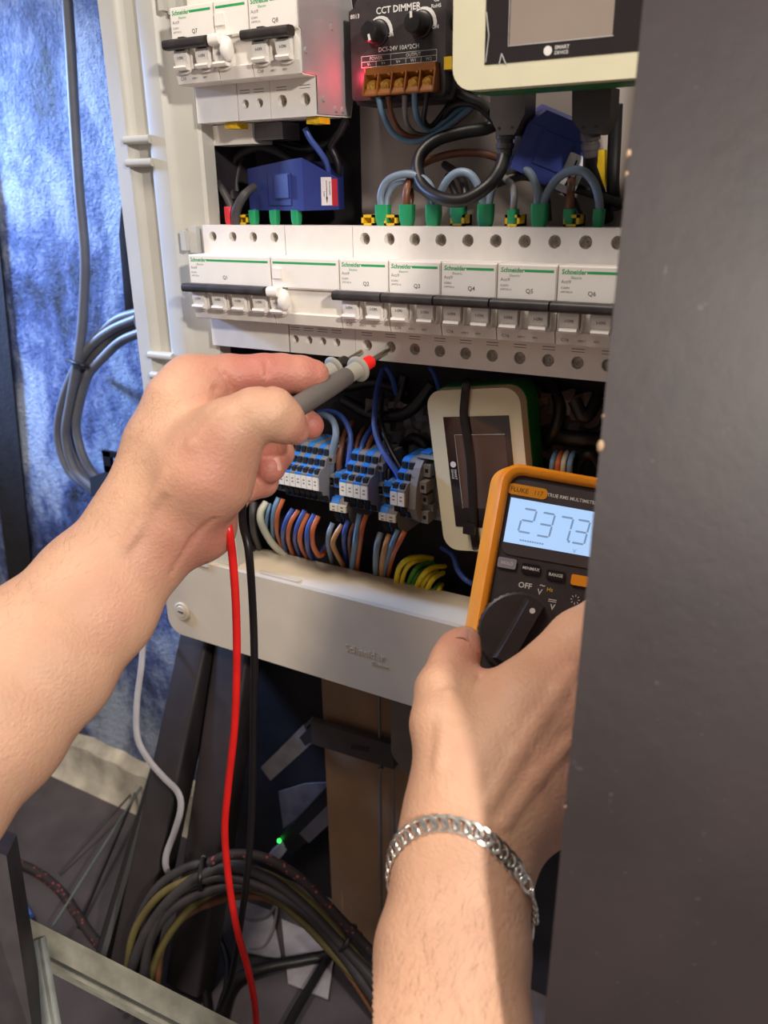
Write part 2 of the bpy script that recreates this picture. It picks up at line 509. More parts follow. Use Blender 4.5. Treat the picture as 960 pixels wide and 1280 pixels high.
def breaker(name, label, cat, X0, W, Zc, mark, top_holes, bot_holes, bar=None, toggles=(), brand=True, group=None, white_toggle=None, button=None, zb=-42.9, hz=None, rating=None, clips=(), side=None):
    t = thing(name, label, cat, (X0 + W / 2, 46, Zc), group)
    x0, x1 = -W / 2 + .36, W / 2 - .36
    ox, oy = X0 + W / 2, 46.0
    yf, yn = 0 - oy, -ND - oy
    rh = (3.8 if W < 50 else 3.4) if hz is None else (2.8 if hz < 6 else 3.8)
    bm = BM()
    prism(bm, [(0, 20), (0, -20), (-6, zb + 1), (5 - oy, zb), (5 - oy, -19.5), (5 - oy, 20), (5 - oy, 42), (-6, 41)], x0, x1, 'x')
    shoulder(bm, x0, x1, 21.8, 42, [(h - 9, h + 9, h, 34.3) if hz is None else (h - hz, h + hz, h, 34.3) for h in top_holes], rh, yf)
    shoulder(bm, x0, x1, zb, -20, [(h - 9, h + 9, h, -33.3) if hz is None else (h - hz, h + hz, h, -33.3) for h in bot_holes], rh, yf)
    # front nose: side profile in (y, z)
    d = oy
    np_ = [(2 - d, 22.8), (yn + .8, 23.1), (yn, 22.4), (yn, 3.2), (yn + 2.4, 2.6), (yn + 2.4, -12.5), (yn + .6, -13.4), (yn + 2.2, -20.4), (yn + 3.4, -21), (2 - d, -21)]
    prism(bm, np_, x0, x1, 'x')
    bm2 = bm
    body = part(t, 'body', bm2, white, ang=25)
    # label plate
    bm = BM()
    prism(bm, rrect(x0 + .6, x1 - .6, 4.0, 22.2, .8, 2), yn - .35, yn + .2, 'y')
    lp = part(t, 'label_plate', bm, nosew)
    yl = yn - .42
    bmg, bmk = BM(), BM()
    ex, ez = (1, 0, 0), (0, 0, 1)
    if brand:
        glyphs(bmg, 'Schneider', 2.6, (x0 + 1.8, yl, 18.6), ex, ez, bold=.025, shear=.1, sx=.98)
        glyphs(bmg, 'Electric', 1.5, (x0 + 7.2, yl, 16.1), ex, ez, shear=.1)
        quad(bmg, (0, yl, 0), ex, ez, x0 + 16.2, x1 - 1.8, 18.9, 20.3)
        glyphs(bmk, 'Acti9', 1.9, (x0 + 1.8, yl, 13.6), ex, ez)
        glyphs(bmk, 'iC60N', 1.3, (x0 + 1.8, yl, 10.6), ex, ez)
        glyphs(bmk, 'A9F74216', 1.2, (x0 + 1.8, yl, 8.4), ex, ez)
        glyphs(bmk, mark, 2.5, ((x0 + 17.3) if W < 50 else x0 + 30, yl, 7.4), ex, ez, bold=.015)
    else:
        quad(bmg, (0, yl, 0), ex, ez, x0 + 1.6, x1 - 1.8, 18.9, 20.3)
    part(t, 'green_lettering', bmg, green, parent=lp, smooth=False)
    quad(bmk, (0, yn - .02, 0), ex, ez, x0 + 7, x0 + 13, 2.9, 3.7)
    if rating:
        glyphs(bmk, rating, 2.0, (x0 + 3, yn + 1.15, -18.4), ex, ez)
        glyphs(bmk, '6000 3', 1.2, (x0 + 13, yn + 1.15, -18.2), ex, ez)
        glyphs(bmk, '400V', 1.2, (x0 + 22, yn + 1.15, -18.2), ex, ez)
    for h in bot_holes:
        quad(bmk, (0, yf - .05, 0), ex, ez, h - 4, h + 4, -25.4, -24.9)
        quad(bmk, (0, yf - .05, 0), ex, ez, h - 4, h + 4, -27.0, -26.6)
    part(t, 'lettering', bmk, ink, parent=lp, smooth=False)
    # terminals
    for hs, z, r in ((top_holes, 34.3, rh), (bot_holes, -33.3, rh)):
        for h in hs:
            bm = BM()
            cyl(bm, (h, yf + 4.8, z), (h, yf + 3.6, z), r - .9, r - 1.2, 14)
            for a in (.5, .5 + math.pi / 2):
                c, s = math.cos(a), math.sin(a)
                hexa(bm, [(h + u * c - w * s, yf + 3.4, z + u * s + w * c) for u, w in ((-2.0, -.35), (2.0, -.35), (2.0, .35), (-2.0, .35))],
                     [(h + u * c - w * s, yf + 3.7, z + u * s + w * c) for u, w in ((-2.0, -.35), (2.0, -.35), (2.0, .35), (-2.0, .35))])
            part(t, 'terminal_screw', bm, steel)
    # toggles
    for tx in toggles:
        bm = BM()
        n = 14
        # surround ring
        ringp = rrect(tx - 7.3, tx + 7.3, -15.2, 2.4, 5, 4)
        ringi = rrect(tx - 6.1, tx + 6.1, -13.8, 1.6, 4.2, 4)
        va = [bm.verts.new((p[0], yn + 2.4, p[1])) for p in ringp]
        vb = [bm.verts.new((p[0], yn - .9, p[1])) for p in [(tx + (q[0] - tx) * .96, q[1]) for q in ringp]]
        vc = [bm.verts.new((p[0], yn - .9, p[1])) for p in ringi]
        vd = [bm.verts.new((p[0], yn + 2.4, p[1])) for p in ringi]
        for L1, L2 in ((va, vb), (vb, vc), (vc, vd)):
            for k in range(len(L1)):
                j = (k + 1) % len(L1)
                bm.faces.new((L1[k], L1[j], L2[j], L2[k]))
        part(t, 'toggle_surround', bm, white)
        bm = BM()
        arc = [(yn + 2.2 - 6.0 * math.cos(a), -5.6 + 7.4 * math.sin(a)) for a in [math.radians(-88 + 176 * k / n) for k in range(n + 1)]]
        prism(bm, arc, tx - 5.3, tx + 5.3, 'x')
        prism(bm, [(yn - 1, -9.8), (yn - 5.0, -10.6), (yn - 5.4, -11.8), (yn - 4.4, -13.2), (yn + 1.5, -13.5)], tx - 5.1, tx + 5.1, 'x')
        tg = part(t, 'toggle', bm, nosew)
        bm = BM()
        glyphs(bm, 'I-ON', 1.7, (tx - 2.4, yn - 4.05, -7.0), ex, (0, -.05, 1), bold=.01)
        part(t, 'lettering', bm, ink, parent=tg, smooth=False)
    if bar:
        bm = BM()
        sec = rrect(yn - 9.5, yn - 1.2, -1.6, 4.2, 2.2, 4)
        prism(bm, sec, bar[0], bar[1], 'x')
        bevel(bm, .5, 1, 50)
        for tx in toggles:
            if bar[0] - 1 < tx < bar[1] + 1:
                bx(bm, tx - 3.6, tx + 3.6, yn - 3.2, yn, -2.2, 1.8)
        bx(bm, bar[0] + 9, bar[0] + 14, yn - 4, yn - .5, 4, 5.6) if W < 50 and Zc > 50 else None
        part(t, 'handle_bar', bm, mat('handle_black', (50, 45, 44), .45, var=.2, scale=120))
    if white_toggle is not None:
        tx = white_toggle
        bm = BM()
        prism(bm, rrect(yn - 9, yn - .8, -2, 4.6, 2.4, 4), tx - 4.5, tx + 4.5, 'x')
        ell(bm, (tx + 6.2, yn - 3.2, -4.0), (4.2, 5.2, 7.2), 16)
        bevel(bm, .4, 1, 50)
        part(t, 'reset_lever', bm, nosew, label='white lever linked to the black handle bar')
        bm = BM()
        bx(bm, tx - 3.5, tx + 3.5, yn - 1.6, yn, 9.5, 16)
        bevel(bm, .7, 2)
        part(t, 'test_button', bm, nosew)
    for cx in clips:
        bm = BM()
        bx(bm, cx - 4.6, cx + 4.6, yf + 12, yf + 24, 42, 43.4)
        bx(bm, cx - 4.6, cx - 3, yf + 12, yf + 24, 42, 48.5)
        bx(bm, cx + 3, cx + 4.6, yf + 12, yf + 24, 42, 48.5)
        bx(bm, cx - 4.6, cx + 4.6, yf + 21, yf + 24, 42, 48.5)
        bx(bm, cx - 4.6, cx + 4.6, yf + 12, yf + 14, 46.8, 48.5)
        bevel(bm, .3, 1)
        part(t, 'terminal_clip', bm, yellow, label='yellow clip in the top terminal')
    if side:
        bm = BM()
        prism(bm, [(yf, -42), (-8, -41), (-2, -20), (-2, 20), (-8, 40), (yf, 41), (yf, 22.5), (yn + 1, 22.5), (yn + 1, 4), (yn + 3, 3), (yn + 3, -20), (yf, -20.5)], x1 - .2, x1 + .9, 'x')
        sd = part(t, 'side_cover', bm, side, label='glossy grey side of the breaker')
        for yy, zz in ((yf + 6, -33), (yf + 20, -38), (yf + 28, -38), (yn + 6, -8), (yf + 18, 8)):
            bm = BM()
            cyl(bm, (x1 + .8, yy, zz), (x1 + 2.0, yy, zz), 2.2, 1.6, 14)
            part(t, 'rivet', bm, side, parent=sd)
    return t
grp = 'two-pole circuit breakers of the middle row'
nb = {2: 'second breaker from the wide main switch end', 3: '', 4: '', 5: '', 6: ''}
breaker('main_breaker', 'wide white four-pole breaker marked Q1 with long black handle bar', 'circuit breaker', 0, 72, 0, 'Q1', [-27, -9, 9, 27], [],
        (-36.5, 35), (-27, -9, 9, 27), clips=(-9,))
breaker('residual_current_module', 'blank white residual-current module with white lever between breakers Q1 and Q2', 'module', 72, 54, 0, '', [], [-22.5, -11, .5, 12], None, (-21,), False,
        white_toggle=-21.5, hz=5.5)
for i, k in enumerate((2, 3, 4, 5, 6)):
    breaker('circuit_breaker', f'white two-pole breaker marked Q{k} with black handle bar in the middle row', 'circuit breaker', 126 + 36 * i, 36, 0, f'Q{k}', [-9, 9], [-9, 9],
            (-18.5, 16.5), (-9, 9), rating='C10' if k == 2 else 'C16', clips=(-14, 3) if k == 2 else (14,), group=grp)
breaker('circuit_breaker', 'white two-pole breaker behind the black board, last of the middle row', 'circuit breaker', 306, 30, 0, 'Q7', [-7, 7], [-7, 7],
        (-15, 13), (-7, 7), rating='C16', group=grp, hz=7)
Z1 = 150.35
greyside = mat('glossy_grey_side', (150, 146, 146), .18, var=.04, scale=30, coat=.4)
breaker('circuit_breaker', 'white two-pole breaker marked Q7 with black handle bar in the top row', 'circuit breaker', 3.6, 36, Z1, 'Q7', [-9, 9], [],
        (-18.5, 16.5), (-9, 9), rating='C10', group='two-pole breakers of the top row')
breaker('residual_current_module', 'narrow white residual-current module with white lever in the top row', 'module', 39.6, 27, Z1, '', [-6, 6], [-7, 4.5], None, (-8,), False,
        white_toggle=-8.5, hz=5.5)
breaker('circuit_breaker', 'white two-pole breaker marked Q8 with glossy grey side in the top row', 'circuit breaker', 66.6, 36, Z1, 'Q8', [-9, 9], [-9, 9],
        (-18.5, 16.5), (-9, 9), rating='C10', group='two-pole breakers of the top row', side=greyside)
# ================================================================ wires: helpers and sheath colours
sheath = {
    'blue': mat('sheath_blue', (56, 80, 150), .4), 'grey blue': mat('sheath_grey_blue', (110, 124, 140), .42), 'light blue': mat('sheath_light_blue', (96, 128, 156), .42),
    'brown': mat('sheath_brown', (112, 68, 48), .4), 'orange brown': mat('sheath_orange_brown', (176, 92, 52), .4), 'tan': mat('sheath_tan', (176, 128, 80), .42),
    'grey': mat('sheath_grey', (122, 120, 118), .45), 'pale grey': mat('sheath_pale_grey', (176, 174, 156), .5), 'black': mat('sheath_black', (24, 21, 23), .42),
    'dark grey': mat('sheath_dark_grey', (62, 58, 60), .5), 'yellow': mat('sheath_yellow', (222, 200, 40), .4), 'green': mat('sheath_green', (74, 140, 48), .4),
    'red': mat('sheath_red', (226, 34, 30), .32), 'white': mat('sheath_white', (200, 198, 196), .45)}
def child(ob, name, bm, m, label=None, **k):
    o = ob.location / S
    for v in bm.verts:
        v.co = v.co - o
    c = link(name, bm, m, ob, **k)
    if label:
        c['label'] = label
    return c
def wire(name, label, pts, r, m, group=None, cat='wire', n=8, per=6, kind=None, flat=1.0):
    """pts: (u, v, y) = the place seen at (u, v) on the upright plane y"""
    P = [Y(*p) for p in pts]
    bm = BM()
    tube(bm, cr(P, per), r, n, flat)
    return solo(name, bm, sheath[m] if isinstance(m, str) else m, label, cat, P[0], group, kind, ang=60)

# ================================================================ touch displays (built lying landscape, logo at the foot)
cream = mat('bezel_cream', (206, 200, 172), .38, var=.015)
shellg = mat('shell_green', (24, 104, 48), .42)
glassm = mat('display_glass_black', (34, 27, 29), .12, var=.05, coat=.5)
def display(name, label, O, rot, lit, w=114, h=67):
    t = thing(name, label, 'display', O, None, rot)
    bm = BM()
    prism(bm, rrect(-w / 2, w / 2, -h / 2, h / 2, 11, 6), 0, 13, 'y')
    bevel(bm, 2.4, 3)
    bz = part(t, 'bezel', bm, cream)
    bm = BM()
    prism(bm, rrect(-w / 2 - .6, w / 2 + .6, -h / 2 - .6, h / 2 + .6, 11, 6), 10.5, 30, 'y')
    bevel(bm, 1.8, 2)
    part(t, 'back_shell', bm, shellg)
    gx0, gx1, gz0, gz1 = -w / 2 + 18, w / 2 - 18, -h / 2 + 11, h / 2 - 8.5
    bm = BM()
    bx(bm, gx0, gx1, -.35, .4, gz0, gz1)
    gl = part(t, 'screen_glass', bm, glassm)
    bm = BM()
    bx(bm, gx0 + 13, gx1 - 14, -.5, -.3, gz0 + 7.5, gz1 - 4)
    part(t, 'display_area', bm, lit, parent=gl)
    bm = BM()
    tube(bm, [(gx0 + 12.4, -.55, gz1 - 4), (gx0 + 12.4, -.55, gz0 + 7.2), (gx1 - 13.5, -.55, gz0 + 7.2)], .28, 6)
    part(t, 'display_edge', bm, mat('pale_edge', (170, 170, 168), .3), parent=gl)
    bm = BM()
    cyl(bm, (-6, -.4, gz0 + 3.6), (-6, -.7, gz0 + 3.6), 2.1, 2.1, 20)
    glyphs(bm, 'SMART', 1.7, (-2.6, -.6, gz0 + 3.9), (1, 0, 0), (0, 0, 1), bold=.01)
    glyphs(bm, 'DEVICE', 1.5, (-2.6, -.6, gz0 + 1.7), (1, 0, 0), (0, 0, 1), bold=.01)
    part(t, 'logo', bm, mat('print_white', (214, 210, 206), .5), parent=gl, smooth=False)
    return t
RY = lambda deg: Matrix.Rotation(math.radians(deg), 3, 'Y')
lx = Y(566, 60, -45)[0]
lz = Y(640, 109, -45)[2]
du = display('touch_display', 'cream and green touch display mounted flat at the top behind the black board', (lx + 57, -45, lz + 33.5), RY(0),
             mat('display_grey', (142, 128, 118), .22, var=.03, scale=20))
# a crack of pale light film on the glass of the upper display
bm = BM()
c0 = Y(604, 62, -45)
for (u0, v0), (u1, v1) in (((608, 15), (611, 45)), ((611, 45), (607, 78)), ((624, 80), (627, 67)), ((627, 67), (632, 80))):
    tube(bm, [Y(u0, v0, -45.6), Y(u1, v1, -45.6)], .3, 5)
part(du, 'film_edge', bm, mat('pale_edge', (170, 170, 168), .3), world=True)
# the lower display leans: long side upright, logo at its left
rot = RY(82)
ctr = Y(532, 489, 14)
cand = {(-1, -1): None, (-1, 1): None, (1, -1): None, (1, 1): None}
best = min(cand, key=lambda k: (rot @ Vector((57 * k[0], 0, 33.5 * k[1]))).dot(Vector((1, 0, -1))))
off = rot @ Vector((57 * best[0], 0, 33.5 * best[1]))
LO = V(ctr) - off
dl = display('touch_display', 'cream and green touch display strapped upright with a black cable tie beside terminal blocks', LO, rot,
             mat('display_brown', (86, 68, 62), .15, var=.1, scale=20))
bm = BM()
yq = 12.6
pts = [Y(584, 474, 42), Y(583, 475, 26), Y(583, 480, yq - 1), Y(581, 500, yq - 1), Y(580, 522, yq - .8), Y(586, 560, yq - .8), Y(589, 590, yq - .8), Y(591, 630, yq - .8), Y(592, 660, yq - 1), Y(594, 676, yq - 1.2), Y(596, 688, yq + 3), Y(597, 690, 26)]
tube(bm, cr(pts, 4), 2.9, 8, .22)
tie = solo('cable_tie', bm, black, 'black cable tie wrapped over the face of the leaning touch display', 'cable tie', pts[0])
bm = BM()
q = Y(587, 661, yq - 3)
bx(bm, q[0] - 4, q[0] + 4.5, q[1] - 2.5, q[1] + 2.5, q[2] - 3.5, q[2] + 3.5)
bevel(bm, .8, 2)
child(tie, 'tie_head', bm, black)

# ================================================================ dimmer
yd = 24.0
A = Y(434, 14, yd)
B = Y(440, 129, yd)
x0, x1 = A[0], Y(557, 50, yd)[0]
z0, z1 = B[2], A[2] + 1
dm = thing('light_dimmer', 'black two-knob dimmer module with brown screw terminals beside the upper touch display', 'dimmer', ((x0 + x1) / 2, 60, z0))
bm = BM()
prism(bm, rrect(x0 + 2, x1, z0 + 1, z1, 2.5, 3), yd, 46, 'y')
prism(bm, rrect(x0, x1 + 2, z0 - 1, z0 + 22, 3, 3), yd + 8, 60, 'y')
prism(bm, rrect(x0 + .5, x1 + 2, z0 + 36, z1 + 6, 3, 3), yd + 8, 60, 'y')
bevel(bm, .9, 2)
dimm = mat('dimmer_black', (50, 44, 46), .55, var=.1, scale=200)
part(dm, 'case', bm, dimm, world=True)
pw = mat('print_white', (214, 210, 206), .5)
ex, ez = (1, 0, 0), (0, 0, 1)
bm = BM()
def put(s, u, v, size, al='LEFT', bold=.012, **k):
    q = Y(u, v, yd - .15)
    glyphs(bm, s, size, q, ex, ez, align=al, bold=bold, **k)
put('CCT DIMMER', 470, 18, 3.7, bold=.02)
put('8013', 438, 24, 2.4)
put('CE', 542, 2, 2.2)
put('RoHS', 539, 10, 2.0)
put('ON', 484, 46, 2.0)
put('ON', 540, 36, 2.0)
put('DC5-24V 10A*2CH', 473, 65, 2.5)
gx0, gx1 = Y(452, 72, yd)[0], Y(546, 60, yd)[0]
gz0, gz1 = Y(453, 85, yd)[2], Y(453, 71, yd)[2]
gm = (gz0 + gz1) / 2
for zz in (gz0, gz1, gm):
    quad(bm, (0, yd - .15, 0), ex, ez, gx0, gx1, zz - .12, zz + .12)
for i in range(6):
    xx = gx0 + (gx1 - gx0) * i / 5
    quad(bm, (0, yd - .15, 0), ex, ez, xx - .12, xx + .12, gz0, gm if i in (1, 3, 4) else gz1)
for i, s in enumerate(('V-', 'V+', 'V+', 'W1', 'W2')):
    glyphs(bm, s, 1.9, (gx0 + (gx1 - gx0) * (i + .5) / 5, yd - .15, gz0 + .7), ex, ez, align='CENTER')
glyphs(bm, 'POWER', 1.9, (gx0 + (gx1 - gx0) * .2, yd - .15, gm + .7), ex, ez, align='CENTER')
glyphs(bm, 'OUTPUT', 1.9, (gx0 + (gx1 - gx0) * .7, yd - .15, gm + .7), ex, ez, align='CENTER')
for (u, v) in ((473, 42), (527, 31)):
    q = Y(u, v, yd - .15)
    prev = None
    for k in range(9):
        a = math.radians(115 - 125 * k / 8)
        r0, r1 = 8.0, 8.0 + .6 + 1.6 * min(1, k / 4)
        p = (bm.verts.new((q[0] + r0 * math.cos(a), yd - .15, q[2] + r0 * math.sin(a))), bm.verts.new((q[0] + r1 * math.cos(a), yd - .15, q[2] + r1 * math.sin(a))))
        if prev:
            bm.faces.new((prev[0], prev[1], p[1], p[0]))
        prev = p
part(dm, 'lettering', bm, pw, world=True, smooth=False)
for (u, v, ang) in ((473, 42, -75), (527, 31, 95)):
    q = Y(u, v, yd)
    bm = BM()
    lathe(bm, (q[0], yd, q[2]), (q[0], yd - 13, q[2]), [(0, 7.4), (1.5, 7.4), (2, 6.4), (11.6, 5.8), (12.6, 5.0), (12.8, .1)], 24)
    kb = part(dm, 'knob', bm, black, world=True)
    bm = BM()
    a = math.radians(ang)
    c, s = math.cos(a), math.sin(a)
    hexa(bm, [(q[0] + r * c - w * s, yd - 13.1, q[2] + r * s + w * c) for r, w in ((2, -.7), (5.4, -.7), (5.4, .7), (2, .7))],
         [(q[0] + r * c - w * s, yd - 12.4, q[2] + r * s + w * c) for r, w in ((2, -.7), (5.4, -.7), (5.4, .7), (2, .7))])
    part(dm, 'pointer', bm, pw, world=True, parent=kb)
tbm = mat('terminal_amber', (120, 70, 24), .3, var=.1, scale=80)
bl, br, tl = Y(456, 121, yd - 7), Y(543, 112, yd - 7), Y(454, 85, yd - 7)
bm = BM()
bx(bm, bl[0], br[0], yd - 1, yd + 2, bl[2], tl[2])
prism(bm, [(yd, bl[2]), (yd - 9, bl[2]), (yd - 9, bl[2] + 1), (yd - 2.5, bl[2] + 9.5), (yd - 6, bl[2] + 12), (yd - 6, tl[2]), (yd, tl[2])], bl[0], br[0], 'x')
bevel(bm, .3, 1)
tb = part(dm, 'terminal_strip', bm, tbm, world=True)
wd = (br[0] - bl[0]) / 5
brass = mat('brass_screw', (214, 158, 74), .3, metal=.8, var=.25, scale=500)
for i in range(5):
    cx = bl[0] + wd * (i + .5)
    bm = BM()
    cyl(bm, (cx, yd - 3, bl[2] + 6.4), (cx, yd - 7.6, bl[2] + 5.0), 3.2, 3.0, 16)
    part(dm, 'terminal_screw', bm, brass, world=True, parent=tb)
for i in range(6):
    cx = bl[0] + wd * i
    bm = BM()
    prism(bm, [(yd - 1, bl[2] + .5), (yd - 9.4, bl[2] + .5), (yd - 9.4, bl[2] + 2), (yd - 6.4, bl[2] + 13), (yd - 1, bl[2] + 13)], cx - .5, cx + .5, 'x')
    part(dm, 'divider', bm, tbm, world=True, parent=tb)
ledm = mat('led_red', (255, 40, 40), .4, emit=(255, 30, 40), es=9)
for (u, v) in ((453, 88), (453, 103)):
    q = Y(u, v, yd)
    bm = BM()
    ell(bm, (bl[0] - 2.2, yd - .8, q[2]), (1.3, 1.3, 1.8), 10)
    part(dm, 'status_light', bm, ledm, world=True, label='lit red light')
o = Y(447, 98, yd)
lamp('red_status_glow', 'POINT', (bl[0] - 4.5, yd - 4, o[2]), (0, 0, 0), .028, (1, .05, .12), .003)

gw = 'wires hanging from the dimmer terminals'
wire('wire', 'blue wire from the first amber screw terminal of the dimmer', [(473, 121, 20), (478, 142, 22), (490, 165, 30), (508, 176, 36), (528, 175, 40), (556, 160, 44), (585, 137, 50), (600, 122, 55)], 1.9, 'light blue', gw)
wire('wire', 'brown wire from the second amber screw terminal of the dimmer', [(485, 120, 20), (490, 145, 24), (500, 163, 32), (518, 172, 40), (540, 170, 46), (565, 156, 50), (592, 134, 56)], 1.7, 'brown', gw)
wire('wire', 'grey wire from the middle amber screw terminal of the dimmer', [(506, 118, 20), (506, 138, 24), (509, 155, 32), (520, 167, 42), (540, 168, 50), (565, 158, 54)], 1.6, 'grey', gw)
wire('wire', 'blue wire from the fourth amber screw terminal of the dimmer', [(518, 115, 20), (519, 136, 24), (524, 152, 32), (535, 162, 40), (550, 156, 44), (572, 138, 50), (592, 126, 55)], 1.9, 'light blue', gw)
wire('wire', 'black wire from the last amber screw terminal of the dimmer', [(534, 113, 20), (532, 132, 24), (530, 150, 32), (538, 158, 38), (550, 146, 42), (566, 124, 46), (580, 116, 52)], 1.6, 'black', gw)
gb = 'black cables bunched below the upper display'
wire('cable', 'black cable curving behind the dimmer wires to the upper display, higher one', [(560, 100, 40), (568, 112, 38), (585, 122, 36), (604, 130, 30), (615, 140, 22)], 2.8, 'black', gb, 'cable')
wire('cable', 'black cable curving behind the dimmer wires to the upper display, lower one', [(548, 152, 46), (566, 132, 42), (584, 128, 38), (600, 134, 34), (618, 150, 26)], 2.6, 'black', gb, 'cable')
bm = BM()
q = Y(560, 79, 24)
bx(bm, q[0] - 2.2, q[0] + 3, 23, 38, q[2] - 3.4, q[2] + 3.4)
bevel(bm, 1, 2)
solo('cable_marker', bm, yellow, 'small yellow clip between dimmer and upper touch display', 'clip', q)

# ================================================================ blue current transformers
bluep = mat('transformer_blue', (42, 54, 120), .42, var=.05, scale=40)
st_w = mat('sticker_white', (214, 212, 214), .5)
st_r = mat('sticker_red', (176, 36, 52), .5)
ZT1 = Y(340, 212, 24)[2]
ZB1 = Y(330, 263, 24)[2]
a = Y(311, 235, 34); b = Y(371, 230, 12); c = Y(428, 240, 40)
ct = thing('current_transformer', 'blue clip-on current transformer with red edged sticker above breaker Q1', 'transformer', (b[0], 36, ZB1))
fp = [(a[0], 34), (a[0] + 3, 30), (b[0] - 4, 12.5), (b[0] + 5, 12), (c[0] - 2, 38), (c[0] - 4, 46), (b[0] + 8, 58), (a[0] + 4, 52)]
bm = BM()
va = [bm.verts.new((x, y, ZB1)) for x, y in fp]
tops = [Y(311, 211, 34)[2], Y(314, 211, 30)[2], Y(364, 199, 12.5)[2], Y(378, 197, 12)[2], Y(427, 222, 38)[2], Y(427, 222, 46)[2], ZT1 + 3, ZT1 - 1]
vb = [bm.verts.new((p[0], p[1], z)) for p, z in zip(fp, tops)]
bm.faces.new(va)
bm.faces.new(vb[::-1])
for i in range(8):
    j = (i + 1) % 8
    bm.faces.new((va[i], va[j], vb[j], vb[i]))
bevel(bm, 1.2, 2, 20)
bd = part(ct, 'housing', bm, bluep, world=True, ang=25)
bm = BM()
e0 = np.array([fp[1][0], fp[1][1], 0]); e1 = np.array([fp[2][0], fp[2][1], 0])
dx = (e1 - e0) / np.linalg.norm(e1 - e0)
nn = np.array([dx[1], -dx[0], 0])
L = np.linalg.norm(e1 - e0)
zc = (ZB1 + tops[2]) / 2
def slab(bm, s0, s1, zz0, zz1, t0, t1):
    hexa(bm, [e0 + dx * s + nn * t0 + np.array([0, 0, z]) for s, z in ((s0, zz0), (s1, zz0), (s1, zz1), (s0, zz1))],
         [e0 + dx * s + nn * t1 + np.array([0, 0, z]) for s, z in ((s0, zz0), (s1, zz0), (s1, zz1), (s0, zz1))])
slab(bm, L * .48, L * .97, zc - 13, zc + 8, -.5, .8)
bevel(bm, 3.5, 3, 80)
slab(bm, L * .66, L * .96, zc - 8, zc + 7, .6, 2.2)
bevel(bm, .4, 1, 40)
part(ct, 'latch', bm, bluep, world=True, parent=bd)
e0 = np.array([fp[3][0], fp[3][1], 0]); e1 = np.array([fp[4][0], fp[4][1], 0])
dx = (e1 - e0) / np.linalg.norm(e1 - e0)
nn = np.array([dx[1], -dx[0], 0])
L = np.linalg.norm(e1 - e0)
bm = BM()
zs0, zs1 = ZB1 + 3, ZB1 + 21
slab(bm, L * .50, L * .80, zs0, zs1, -.2, .25)
sk = part(ct, 'sticker', bm, st_w, world=True, parent=bd)
bm = BM()
slab(bm, L * .80, L * .97, zs0 - .5, zs1 - 1, -.2, .28)
part(ct, 'sticker', bm, st_r, world=True, parent=bd, label='red end of the sticker')
bm = BM()
slab(bm, L * .645, L * .662, zs0 + 4, zs1 - 2, .2, .35)
slab(bm, L * .63, L * .677, zs0 + 4, zs0 + 5.4, .2, .35)
slab(bm, L * .637, L * .67, zs0 + 2.6, zs0 + 4, .2, .35)
slab(bm, L * .647, L * .66, zs0 + 1.6, zs0 + 2.6, .2, .35)
part(ct, 'arrow', bm, inkd, world=True, parent=bd)
bm = BM()
for (s_, zz, sz, tx) in ((.725, zs1 - 2.5, 1.5, 'Stromnetz'), (.56, zs0 + 9, 1.5, 'Last')):
    glyphs(bm, tx, sz, e0 + dx * (L * s_) + nn * .4 + np.array([0, 0, zz]), (0, 0, -1), tuple(dx), bold=.01)
part(ct, 'lettering', bm, inkd, world=True, parent=bd, smooth=False)
# second one: leaning behind the plugs
R2 = Matrix.Rotation(math.radians(24), 3, 'Y') @ Matrix.Rotation(math.radians(28), 3, 'Z')
ctr = Y(690, 186, 40)
ct = thing('current_transformer', 'blue current transformer tilted behind the dark plugs under the upper display', 'transformer', ctr, None, R2)
bm = BM()
prism(bm, [(-21, -16), (13, -19), (21, -10), (21, 14), (12, 19), (-14, 19), (-21, 9)], -15, 15, 'y')
bevel(bm, 1.6, 2, 20)
bd = part(ct, 'housing', bm, bluep, ang=25)
bm = BM()
bx(bm, -10, 8, -16.2, -14.5, -9, 9)
bx(bm, -19, -13, -15.6, -14.5, -6, 10)
bevel(bm, .6, 1)
part(ct, 'latch', bm, bluep, parent=bd)
bm = BM()
prism(bm, rrect(8, 20.5, -18, 4, 1.5, 3), -15.5, -14.8, 'y')
part(ct, 'sticker', bm, st_w, parent=bd)
bm = BM()
bx(bm, 13.2, 14.2, -15.7, -15.4, -14, 1)
bx(bm, 16.6, 17.3, -15.7, -15.4, -12, -4)
part(ct, 'print', bm, inkd, parent=bd)
bm = BM()
q = Y(757, 208, 44)
bx(bm, q[0] - 5, q[0] + 6, 44, 50, q[2] - 11, q[2] + 9)
bevel(bm, .8, 1)
solo('cable_marker', bm, yellow, 'yellow tag beside the tilted blue current transformer', 'clip', q)

